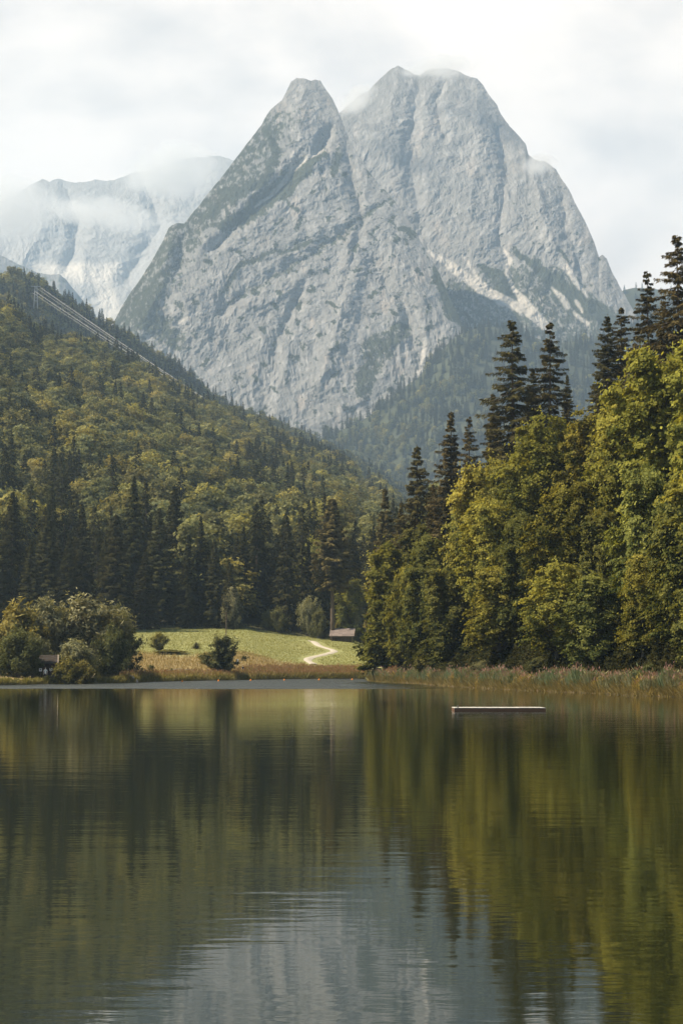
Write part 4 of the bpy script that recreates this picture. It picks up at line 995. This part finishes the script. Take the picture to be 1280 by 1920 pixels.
hs = np.clip(.45 + .5 * fbm(px / 11., .5, 0, 2, .5, 81) + rg.normal(0, .1, len(x)), .1, 1.0)
c, t_, b_, k_ = blades(rg, x, y, z - .05, hs, rg.uniform(.025, .05, len(x)), rg.uniform(.2, .9, len(x)), (.12, .125, .04), (.31, .27, .10)); lv.add(c, t_, b_, k_)
px, x, y, z = shore_points(rg, 26000, 225, 575, 8, 108)
kp = y < 398 + 5 * np.sin(px / 31.) + rg.normal(0, 3, len(y)); px, x, y, z = px[kp], x[kp], y[kp], z[kp]
c, t_, b_, k_ = blades(rg, x, y, z - .05, rg.uniform(.2, .7, len(x)), rg.uniform(.03, .07, len(x)), rg.uniform(.1, .6, len(x)), (.22, .172, .07), (.35, .265, .125)); lv.add(c, t_, b_, k_)
v, f, k = lv.arrays()
tag(obj("dry_grass", new_mesh("dry_grass", v, f, M_REED, k)), "tall brown and golden grass along the far shore", "grass", None, 'stuff')
# short grass on the meadow
lv = Leaves(); n = 42000; px = rg.uniform(225, 730, n); y = rg.uniform(396, 484, n); x = y * (px - 640) * CT / F; z = ground_z(x, y)
pdist = np.min(np.hypot(x[:, None] - cl_path[None, ::3, 0], y[:, None] - cl_path[None, ::3, 1]), axis=1); kp = pdist > 2.2; x, y, z = x[kp], y[kp], z[kp]
g_ = fbm(x / 12., y / 12., 0, 3, .6, 85)[:, None]
c, t_, b_, k_ = blades(rg, x, y, z - .02, rg.uniform(.10, .26, len(x)), rg.uniform(.04, .09, len(x)), rg.uniform(.3, 1.1, len(x)), (.245, .245, .09), (.285, .28, .11)); lv.add(c, t_, b_, k_ * (1 + .12 * g_))
v, f, k = lv.arrays()
tag(obj("meadow_grass", new_mesh("meadow_grass", v, f, M_REED, k)), "short mown green grass of the meadow", "grass", None, 'stuff')

# ------------------------------------------------------------------ barn at the back of the meadow
def gable_house(root, w, dpt, hw, hr, over, wallc, roofc, mat_wall, mat_roof, planks=True, rng=np.random.default_rng(3)):
    m_ = MB()
    v = [(-w / 2, -dpt / 2, -.6), (w / 2, -dpt / 2, -.6), (w / 2, dpt / 2, -.6), (-w / 2, dpt / 2, -.6), (-w / 2, -dpt / 2, hw), (w / 2, -dpt / 2, hw), (w / 2, dpt / 2, hw), (-w / 2, dpt / 2, hw), (-w / 2, 0, hr - .12), (w / 2, 0, hr - .12)]
    m_.add(v, [(0, 1, 5, 4), (2, 3, 7, 6), (1, 2, 6, 5), (3, 0, 4, 7)], [(5, 6, 9), (7, 4, 8)], wallc)
    if planks:
        for q in range(int(w / .22)):
            xx = -w / 2 + .11 + q * .22
            m_.box((xx, -dpt / 2 - .012, hw / 2 - .05), (.17, .024, hw - .12), np.array(wallc) * rng.uniform(.6, 1.25))
        for q in range(int(dpt / .22)):
            yy_ = -dpt / 2 + .11 + q * .22; zz = hw + (hr - hw) * (1 - abs(yy_) / (dpt / 2)) - .2
            m_.box((-w / 2 - .012, yy_, zz / 2), (.024, .17, zz), np.array(wallc) * rng.uniform(.6, 1.25))
    m_.build("wall", mat_wall, root)
    r_ = MB(); sl = math.atan2(hr - hw, dpt / 2); ln = (dpt / 2 + over) / math.cos(sl)
    for sg in (-1, 1):
        rows = 7
        for k in range(rows):
            t0 = (k + .5) / rows * ln
            for q in range(6):
                r_.box(((q - 2.5) * (w + 2 * over) / 6, sg * t0 * math.cos(sl), hr + .05 - t0 * math.sin(sl) + .012 * ((k + q) % 2)), ((w + 2 * over) / 6 - .004, ln / rows + .05, .05), np.array(roofc) * rng.uniform(.8, 1.18), 0, 0, -sg * sl)
    rf = r_.build("roof", mat_roof, root)
    return rf, sl, ln
barn = empty("barn", (bx, by + 1.5, bz - .05), math.radians(-7)); tag(barn, "small weathered wooden barn with a grey-brown gable roof beside the path", "barn")
rf, sl, ln = gable_house(barn, 5.0, 4.2, 1.55, 3.1, .4, (.060, .045, .032), (.20, .160, .145), M_WOOD, M_WOOD)
e = MB()
for sg in (-1, 1): e.box((-2.92, sg * ln / 2 * math.cos(sl), 3.16 - ln / 2 * math.sin(sl)), (.06, ln, .14), (.34, .29, .25), 0, 0, -sg * sl)
e.build("bargeboard", M_WOOD, rf)
e = MB(); e.box((-1.0, -2.16, .75), (1.0, .05, 1.5), (.035, .027, .02)); e.box((-1.0, -2.19, .4), (1.0, .02, .09), (.07, .055, .04)); e.box((-1.0, -2.19, 1.1), (1.0, .02, .09), (.07, .055, .04)); e.build("door", M_WOOD, barn)
for xx in (-2.45, 2.45):
    e = MB(); e.box((xx, -2.17, .55), (.16, .14, 2.3), (.16, .12, .09)); e.build("post", M_WOOD, barn)

# house with the white chimney hidden in the trees
hx, hy_, hz_ = spot(528, 497)
house = empty("house", (hx, hy_, hz_), math.radians(62)); tag(house, "half-hidden house with a brown roof edge and tall white chimney among the trees", "house")
zc = row_z(1133, 497) - hz_
rf, sl, ln = gable_house(house, 8.0, 7.2, zc - 3.6, zc - .6, .5, (.17, .145, .12), (.10, .075, .058), M_WOOD, M_WOOD, False)
e = MB(); q0 = house.matrix_world
cxw = Matrix.Rotation(-math.radians(62), 3, 'Z') @ Vector((float(col_x(546, 493, 14)) - hx, 493 - hy_, 0))
e.box((cxw.x, cxw.y, zc - 1.8), (.95, .8, 3.4), (.74, .72, .68)); e.box((cxw.x, cxw.y, zc - .02), (1.12, .98, .10), (.35, .30, .27)); e.box((cxw.x, cxw.y, zc + .14), (.6, .5, .22), (.12, .10, .09))
e.build("chimney", M_PAINT, rf)
e = MB(); e.box((0, -3.62, 2.4), (1.0, .06, 1.2), (.05, .06, .07)); w_ = e.build("window", M_PAINT, house)
e = MB(); [e.box((sx_ * .54, -3.66, 2.4), (.08, .05, 1.36), (.6, .57, .52)) for sx_ in (-1, 1)]; [e.box((0, -3.662, 2.4 + sz_ * .64), (1.0, .05, .08), (.6, .57, .52)) for sz_ in (-1, 0, 1)]; e.build("frame", M_PAINT, w_)

# ------------------------------------------------------------------ dark hut under the bush on the left shore
kx, ky, kz = spot(86, 275)
hut = empty("hut", (kx - .35, ky + 3.2, kz), math.radians(8)); tag(hut, "dark brown wooden hut half hidden under the bush on the left shore", "hut")
rf, sl, ln = gable_house(hut, 2.4, 2.6, 2.3, 3.2, .35, (.075, .038, .028), (.05, .04, .032), M_WOOD, M_WOOD)
e = MB()
for sg in (-1, 1): e.box((1.58, sg * ln / 2 * math.cos(sl), 3.27 - ln / 2 * math.sin(sl)), (.07, ln, .16), (.62, .52, .40), 0, 0, -sg * sl)
e.build("bargeboard", M_PAINT, rf)
e = MB(); e.box((.25, -1.335, .95), (.85, .05, 1.9), (.045, .026, .02)); d_ = e.build("door", M_WOOD, hut); e = MB(); e.box((.55, -1.40, 1.0), (.04, .08, .14), (.3, .28, .25)); e.build("handle", M_METAL, d_)

def notice(name, px, py, Y, w, h, label, face=(.72, .70, .66), ink=True, tilt=0.0, post_top=.1):
    x, y, z = spot(px, Y); zc_ = row_z(py, Y)
    r = empty(name, (x, y, z)); tag(r, label, "sign")
    e = MB(); e.tube([(0, .05, -.3), (0, .05, zc_ - z + h / 2 - .02)], .035, (.16, .12, .09)); e.build("post", M_WOOD, r)
    e = MB(); e.box((0, 0, zc_ - z), (w, .035, h), face, 0, tilt); p_ = e.build("panel", M_PAINT, r)
    if ink:
        e = MB(); e.box((0, -.022, zc_ - z + .04), (w * .5, .006, h * .42), (.16, .13, .12)); e.build("picture", M_PAINT, p_)
    return r
notice("notice_board", 76.3, 1256, 273, .40, .40, "small white board with a dark square mark beside the hut")
notice("notice_board", 96, 1255.5, 272.5, .42, .36, "small blank white board at the corner of the hut", (.70, .66, .60), False)
sgn = notice("information_board", 444.5, 1240.5, 362, .26, .95, "slanted white board on a post beside the lone round bush", (.78, .77, .74), False, math.radians(22))
e = MB(); e.box((.20, .06, row_z(1240.5, 362) - sgn.location.z - .06), (.26, .05, .8), (.03, .03, .03), 0, math.radians(-16)); e.build("back_panel", M_PAINT, sgn)

# ------------------------------------------------------------------ people
def skin_body(name, joints, bones, radii, mat_cols, parent):
    """one continuous skinned figure, coloured by height and limb"""
    me = bpy.data.meshes.new(name); me.from_pydata([tuple(p) for p in joints], bones, [])
    o = bpy.data.objects.new(name, me); COL.objects.link(o)
    sk = o.modifiers.new("skin", 'SKIN'); sk.use_smooth_shade = True
    for d_, r_ in zip(me.skin_vertices[0].data, radii): d_.radius = (r_, r_ * .85)
    me.skin_vertices[0].data[0].use_root = True
    ss = o.modifiers.new("sub", 'SUBSURF'); ss.levels = ss.render_levels = 2
    dg = bpy.context.evaluated_depsgraph_get(); ev = o.evaluated_get(dg); m2 = bpy.data.meshes.new_from_object(ev)
    co = np.empty(len(m2.vertices) * 3, np.float32); m2.vertices.foreach_get("co", co); co = co.reshape(-1, 3)
    a = m2.attributes.new("col", 'FLOAT_COLOR', 'POINT'); c = np.ones((len(co), 4), np.float32); c[:, :3] = mat_cols(co); a.data.foreach_set("color", c.ravel())
    m2.materials.clear(); m2.materials.append(M_CLOTH)
    o.modifiers.clear(); o.data = m2; o.parent = parent
    return o
def person(px, Y, height, label, top_c, leg_c, shoe_c, hair_c, shorts_c, facing=0.0, arms=.18):
    x, y, z = spot(px, Y); r = empty("person", (x, y, z), facing); tag(r, label, "person")
    k = height / 1.75; S = np.array([.72, .58, .47])
    J = [(0, 0, .95), (0, 0, 1.12), (0, .01, 1.32), (0, .01, 1.46), (0, -.01, 1.55), (0, -.02, 1.64), (0, -.01, 1.73)]
    R_ = [.135, .125, .145, .075, .058, .088, .062]; B_ = [(0, 1), (1, 2), (2, 3), (3, 4), (4, 5), (5, 6)]
    for sg in (-1, 1):
        i = len(J); J += [(sg * .09, 0, .88), (sg * .10, -.02 * sg, .50), (sg * .11, .02 * sg, .09), (sg * .115, -.13 + .02 * sg, .045)]; R_ += [.088, .06, .042, .038]; B_ += [(0, i), (i, i + 1), (i + 1, i + 2), (i + 2, i + 3)]
        i = len(J); J += [(sg * .19, .01, 1.40), (sg * (.22 + arms * .3), .02, 1.13), (sg * (.20 + arms * .2), -.10, .90), (sg * (.20 + arms * .2), -.13, .82)]; R_ += [.058, .042, .034, .036]; B_ += [(2, i), (i, i + 1), (i + 1, i + 2), (i + 2, i + 3)]
        w = len(J)
        for f_ in range(5):   # fingers and thumb
            dx = (f_ - 2) * .013; J.append((sg * (.20 + arms * .2) + dx, -.14 + (-.03 if f_ == 0 else 0), .745 + .012 * abs(f_ - 2))); R_.append(.009); B_.append((i + 3, w + f_))
    J = [tuple(k * q for q in p) for p in J]; R_ = [k * q for q in R_]
    def colour(co):
        c = np.tile(S, (len(co), 1)); h = co[:, 2] / k; ax = np.abs(co[:, 0]) / k
        tors = (h > .93) & (h < 1.49) & ((ax < .18) | (h > 1.24)); c[tors] = top_c
        c[(h <= 1.0) & (h > .55) & (ax < .19) & (co[:, 1] / k > -.075)] = shorts_c
        c[(h <= .55) & (h > .1)] = leg_c; c[h <= .1] = shoe_c
        return c
    b_ = skin_body("body", J, B_, R_, colour, r)
    e = MB(); an = np.linspace(0, 1, 7)
    e.lathe([(k * .094 * math.sin(q * 1.75 + .02), k * (1.655 + .108 * math.cos(q * 1.75))) for q in an], (0, k * .012, 0), hair_c, 14); e.build("hair", M_CLOTH, r, smooth=True)
    e = MB()
    for sg in (-1, 1): e.lathe([(.001, -.009 * k), (.009 * k, 0), (.001, .009 * k)], (sg * .03 * k, -.098 * k, 1.645 * k), (.05, .04, .035), 6)
    e.lathe([(.002, -.018 * k), (.012 * k, -.012 * k), (.003, .018 * k)], (0, -.108 * k, 1.625 * k), S, 6); e.box((0, -.098 * k, 1.585 * k), (.04 * k, .01, .008), (.45, .22, .2))
    e.build("face", M_CLOTH, r)
    return r
person(85.6, 271, 1.72, "person in a white top and black shorts standing before the dark hut", (.74, .73, .70), (.62, .42, .33), (.6, .58, .55), (.30, .22, .15), (.02, .02, .022))
person(455.5, 356, 1.5, "person in a dark blue top wading through the golden grass on the far shore", (.05, .075, .12), (.30, .14, .08), (.08, .07, .06), (.14, .08, .05), (.10, .06, .05), .6)

# ------------------------------------------------------------------ raft, buoys, pole, fence, stones, logs
rx0, rx1 = col_x(850, 111.5, .2), col_x(1021, 111.5, .2); rw = float(rx1 - rx0)
raft = empty("raft", ((rx0 + rx1) / 2, 112.3, 0), math.radians(1.5)); tag(raft, "low wooden bathing raft with a pale plank deck floating on the lake", "raft")
e = MB(); rr = np.random.default_rng(4); npl = 34
for q in range(npl): e.box((-rw / 2 + (q + .5) * rw / npl, 0, .150 + rr.uniform(-.004, .004)), (rw / npl - .012, 2.0, .03), np.array([.55, .53, .47]) * rr.uniform(.85, 1.1))
e.build("deck", M_WOOD, raft)
for a, b_ in (((0, -.97, .065), (rw, .06, .125)), ((0, .97, .065), (rw, .06, .125)), ((-rw / 2 + .031, 0, .065), (.06, 1.86, .125)), ((rw / 2 - .031, 0, .065), (.06, 1.86, .125))):
    e = MB(); e.box(a, b_, (.13, .075, .05)); e.build("side_beam", M_WOOD, raft)
for sg in (-1, 1):
    e = MB(); e.tube([(-rw / 2 + .3, sg * .6, -.06), (rw / 2 - .3, sg * .6, -.06)], .16, (.05, .05, .055), 12); e.build("float", M_PAINT, raft)
e = MB(); e.lathe([(.03, 0), (.05, .05), (.03, .1), (.045, .14), (.0, .16)], (-rw / 2 + .2, -.8, .155), (.10, .09, .08), 8); e.build("bollard", M_METAL, raft)

buoy_me = None
for q, (px, py) in enumerate(((342, 1278.4), (410, 1277.3), (470, 1276.5), (533, 1275.8), (598, 1275.3), (660, 1274.9))):
    Y = H * F / (py - HOR) * 1.0; Y = min(Y, float(np.interp(px, SHORE_PX, SHORE_Y)) - 9)
    if buoy_me is None:
        e = MB(); e.lathe([(.0, -.16)] + [(.16 * math.cos(a), .02 + .16 * math.sin(a)) for a in np.linspace(-1.3, 1.2, 9)] + [(.05, .22), (.05, .28), (.0, .28)], (0, 0, 0), (.80, .27, .05), 16); buoy_me = e.mesh("buoy", M_PAINT, True)
    o = obj("buoy", buoy_me, None, (float(col_x(px, Y, 0)), Y, .03))
    tag(o, "%s small orange buoy from the left along the far shore" % order[q], "buoy", "orange buoys along the far shore")

x, y, z = spot(424, 398)
pole = empty("pole", (x, y, z)); tag(pole, "thin dark wooden pole standing behind the lone round bush", "pole")
e = MB(); e.tube([(0, 0, -.5), (0, 0, row_z(1147, 398) - z)], [.11, .075], (.13, .10, .075), 8); e.build("shaft", M_WOOD, pole)
e = MB(); e.lathe([(.09, 0), (.10, .05), (.0, .1)], (0, 0, row_z(1147, 398) - z), (.2, .19, .18), 8); e.build("cap", M_METAL, pole)

fx = [(297, 1263.0, 335), (307, 1258.5, 338), (322, 1256.2, 342), (338, 1253.6, 344), (346, 1255.2, 345), (362, 1255.6, 347)]
x, y, z = spot(297, 335); fence = empty("pole_fence", (x, y, z)); tag(fence, "low rustic fence of pale birch poles on the dry slope", "fence")
rail = [np.array([float(col_x(a, Y, row_z(b_, Y))), Y, float(row_z(b_, Y))]) - np.array([x, y, z]) for a, b_, Y in fx]
for a, b_ in zip(rail[:-1], rail[1:]):
    e = MB(); e.tube([a, (a + b_) / 2 + (0, 0, .03), b_], [.055, .05, .045], (.62, .54, .46), 6); e.build("rail", M_WOOD, fence)
for p in rail:
    gz_ = float(ground_z(p[0] + x, p[1] + y)) - z; e = MB(); e.tube([(p[0], p[1] + .08, gz_ - .3), (p[0], p[1] + .08, max(p[2], gz_ + .4) + .08)], .04, (.22, .17, .12), 6); e.build("post", M_WOOD, fence)

def stone(px, py, Y, sz, col, label, seed, group="pale stones at the waterline"):
    x = float(col_x(px, Y, .3)); z = float(ground_z(x, Y)); r = np.random.default_rng(seed); n = 10
    th_ = np.linspace(0, math.pi, n); ph = np.arange(14) / 14 * 2 * math.pi; T_, P_ = np.meshgrid(th_, ph, indexing='ij')
    d = np.stack([np.sin(T_) * np.cos(P_), np.sin(T_) * np.sin(P_), np.cos(T_)], -1); k = 1 + .45 * fbm(d[..., 0] * 1.6 + seed, d[..., 1] * 1.6, d[..., 2] * 1.6, 3, .5, seed)
    v = (d * k[..., None] * np.array(sz)).reshape(-1, 3); i = np.arange(n - 1)[:, None] * 14; j = np.arange(14)[None]
    q = np.stack([i + j, i + 14 + j, i + 14 + (j + 1) % 14, i + (j + 1) % 14], -1).reshape(-1, 4)
    o = obj("stone", new_mesh("stone", v, q, M_STONE, np.tile(col, (len(v), 1)), None, True), None, (x, Y, z + sz[2] * .5), r.uniform(0, 6)); tag(o, label, "stone", group)
stone(245, 1277, 292, (.62, .4, .32), (.42, .36, .29), "tan boulder, largest of the stones at the waterline", 1)
stone(239, 1279, 289.5, (.22, .2, .2), (.55, .50, .44), "small whitish stone left of the tan boulder", 2)
stone(275, 1277.5, 299, (.42, .3, .26), (.58, .47, .40), "pale pinkish stone right of the upright white stone", 4)
stone(280.5, 1278, 300, (.2, .2, .18), (.62, .55, .48), "little pinkish stone beside the pale pinkish stone", 5)
stone(257, 1274.5, 294, (.2, .18, .42), (.66, .58, .50), "upright white stone beside the tan boulder", 3)
def timber(name, a, b_, rad, col, label, cat, group=None):
    a, b_ = np.array(a), np.array(b_); e = MB(); md = (a + b_) / 2; t_ = np.linspace(0, 1, 6)[:, None]
    e.tube((a - md) * (1 - t_) + (b_ - md) * t_ + np.array([0, 0, .04]) * np.sin(t_ * 5), np.linspace(rad, rad * .75, 6), col, 8)
    return tag(e.build(name, M_WOOD, None, tuple(md)), label, cat, group)
P3 = lambda px, py, Y: (float(col_x(px, Y, row_z(py, Y))), Y, float(row_z(py, Y)))
timber("driftwood", P3(299, 1266.5, 322), P3(308, 1263.6, 322.5), .14, (.66, .60, .54), "pale bleached driftwood plank below the pole fence", "driftwood")
timber("stake", P3(272.5, 1266.5, 318), P3(270.5, 1260.5, 318), .11, (.66, .60, .53), "short leaning white stake near the stones", "stake")
timber("log", P3(1139, 1241, 188), P3(1172, 1227, 189), .13, (.42, .30, .20), "upper pale fallen log leaning on the bank", "log", "fallen logs on the right bank")
timber("log", P3(1141, 1243, 187.5), P3(1171, 1235, 188), .10, (.30, .20, .13), "lower brown fallen log leaning on the bank", "log", "fallen logs on the right bank")

# ------------------------------------------------------------------ cableway on the second ridge
tx, ty, tz = float(col_x(68, 1985, row_z(545, 1985))), 1985.0, float(row_z(568, 1985))
pyl = empty("cable_pylon", (tx, ty, tz)); tag(pyl, "steel cableway pylon on top of the second ridge", "pylon")
ztop = float(row_z(537, 1985)) - tz
for sx_ in (-1, 1):
    for sy_ in (-1, 1):
        e = MB(); e.tube([(sx_ * 2.0, sy_ * 2.0, -6), (sx_ * .9, sy_ * .9, ztop)], .22, (.30, .31, .32), 6); e.build("leg", M_METAL, pyl)
for zz in np.linspace(2, ztop - 1.5, 5):
    w_ = 2.0 - 1.1 * (zz + 6) / (ztop + 6); e = MB()
    for s_ in (-1, 1): e.box((0, s_ * w_, zz), (2 * w_, .16, .16), (.3, .31, .32)); e.box((s_ * w_, 0, zz + .2), (.16, 2 * w_, .16), (.3, .31, .32))
    e.build("brace", M_METAL, pyl)
e = MB(); e.box((0, 0, ztop), (9.0, 1.6, .5), (.34, .35, .36)); arm_ = e.build("crossarm", M_METAL, pyl)
for q in range(4):
    e = MB(); e.tube([(-4 + q * 2.66, 0, ztop + .25), (-4 + q * 2.66, 0, ztop + .75)], .35, (.3, .3, .3), 8); e.build("saddle", M_METAL, arm_)
for q, (offx, py0, py1, rad, lab) in enumerate(((4.0, 538.5, 806, .12, "upper bright cable of the cableway"), (1.3, 541, 808, .07, "upper thin cable of the cableway, just below the upper bright one"), (-1.3, 546, 812, .12, "lower bright cable of the cableway"), (-4.0, 548.5, 815, .07, "lowest thin cable of the cableway"))):
    a = np.array([tx + offx, ty, row_z(py0, ty)]); Yb = 1720.0; b_ = np.array([col_x(476 + q * 1.5, Yb, row_z(py1, Yb)), Yb, row_z(py1, Yb)], float)
    t_ = np.linspace(0, 1, 40)[:, None]; P = a * (1 - t_) + b_ * t_; P[:, 2] -= 1.5 * 4 * (t_ * (1 - t_))[:, 0]
    e = MB(); e.tube(P - a, rad, (.52, .51, .49), 6, False); tag(e.build("cable", M_METAL, None, tuple(a)), lab, "cable", "cableway cables")

# ------------------------------------------------------------------ drifting cloud against the far ridge and the summits
def cloud_mat(name, scale, thick, dens, seedv, size):
    m = bpy.data.materials.new(name); m.use_nodes = True; nt = m.node_tree; nt.nodes.clear()
    t = N(nt, 'ShaderNodeTexCoord'); mp = N(nt, 'ShaderNodeMapping'); mp.inputs['Location'].default_value = (seedv, seedv * .7, 0); L(nt, t.outputs['Object'], mp.inputs[0])
    nz = N(nt, 'ShaderNodeTexNoise'); nz.inputs['Scale'].default_value = scale; nz.inputs['Detail'].default_value = 5; nz.inputs['Roughness'].default_value = .58; L(nt, mp.outputs[0], nz.inputs['Vector'])
    dv = N(nt, 'ShaderNodeVectorMath'); dv.operation = 'DIVIDE'; L(nt, t.outputs['Object'], dv.inputs[0]); dv.inputs[1].default_value = size
    ln = N(nt, 'ShaderNodeVectorMath'); ln.operation = 'LENGTH'; L(nt, dv.outputs[0], ln.inputs[0])
    fall = math_node(nt, 'SUBTRACT', 1.0, ln.outputs['Value'])
    d = math_node(nt, 'ADD', math_node(nt, 'MULTIPLY', fall, 1.0), math_node(nt, 'MULTIPLY', math_node(nt, 'SUBTRACT', nz.outputs[0], .5), 2.6))
    d = math_node(nt, 'MULTIPLY', ramp(nt, d, thick, thick + .7), dens)
    d = math_node(nt, 'MULTIPLY', d, ramp(nt, fall, 0.0, .25))
    v = N(nt, 'ShaderNodeVolumePrincipled'); v.inputs['Color'].default_value = (.96, .97, .98, 1); v.inputs['Anisotropy'].default_value = .2; L(nt, d, v.inputs['Density'])
    o = N(nt, 'ShaderNodeOutputMaterial'); L(nt, v.outputs[0], o.inputs['Volume']); return m
def cloud(px, py, Y, wpx, hpx, dep, scale, thick, dens, seed, label, tilt=0.0):
    z = float(row_z(py, Y)); x = float(col_x(px, Y, z)); k = Y / F; sz = (wpx * k / 2, dep / 2, hpx * k / 2)
    th_ = np.linspace(0, math.pi, 10); e = MB(); e.lathe([(max(math.sin(q), 1e-3), -math.cos(q)) for q in th_], (0, 0, 0), (.9, .9, .9), 18)
    e.v = [v * np.array(sz) * 1.02 for v in e.v]
    o = e.build("cloud", cloud_mat("cloud", scale, thick, dens, seed, sz), None, (x, Y, z), 0); o.rotation_euler = (0, tilt, 0)
    return tag(o, label, None, None, 'stuff')
cloud(10, 400, 6450, 260, 150, 700, .0042, .10, .009, 3.1, "white cloud bank clinging to the left end of the far ridge")
cloud(200, 405, 6500, 330, 70, 500, .0055, .16, .009, 11.7, "thin torn cloud drifting across the middle of the far ridge", math.radians(14))
cloud(325, 325, 6800, 230, 110, 700, .0050, .10, .010, 23.3, "cloud hiding the dip in the crest of the far ridge")
cloud(668, 190, 4640, 110, 40, 260, .011, .10, .020, 5.2, "small cloud wisp in the notch between the two summits", math.radians(-24))
cloud(825, 128, 4750, 190, 34, 260, .011, .10, .018, 8.9, "cloud wisp brushing the top of the tallest summit")
cloud(1008, 312, 4330, 90, 34, 220, .012, .10, .018, 14.4, "cloud wisp on the shoulder of the tallest peak")

# ------------------------------------------------------------------ air
HAZE_DENSITY = 0.95e-4
hm = bpy.data.materials.new("haze"); hm.use_nodes = True; nt = hm.node_tree; nt.nodes.clear()
pv_ = N(nt, 'ShaderNodeVolumePrincipled'); pv_.inputs['Color'].default_value = (.54, .75, .98, 1); pv_.inputs['Density'].default_value = HAZE_DENSITY; pv_.inputs['Anisotropy'].default_value = .15
ho = N(nt, 'ShaderNodeOutputMaterial'); L(nt, pv_.outputs[0], ho.inputs['Volume'])
e = MB(); e.box((0, 0, 1140), (18000, 18000, 2300), (.8, .8, .8)); hz = e.build("haze", hm); tag(hz, "thin blue summer haze filling the valley", "haze", None, 'stuff')
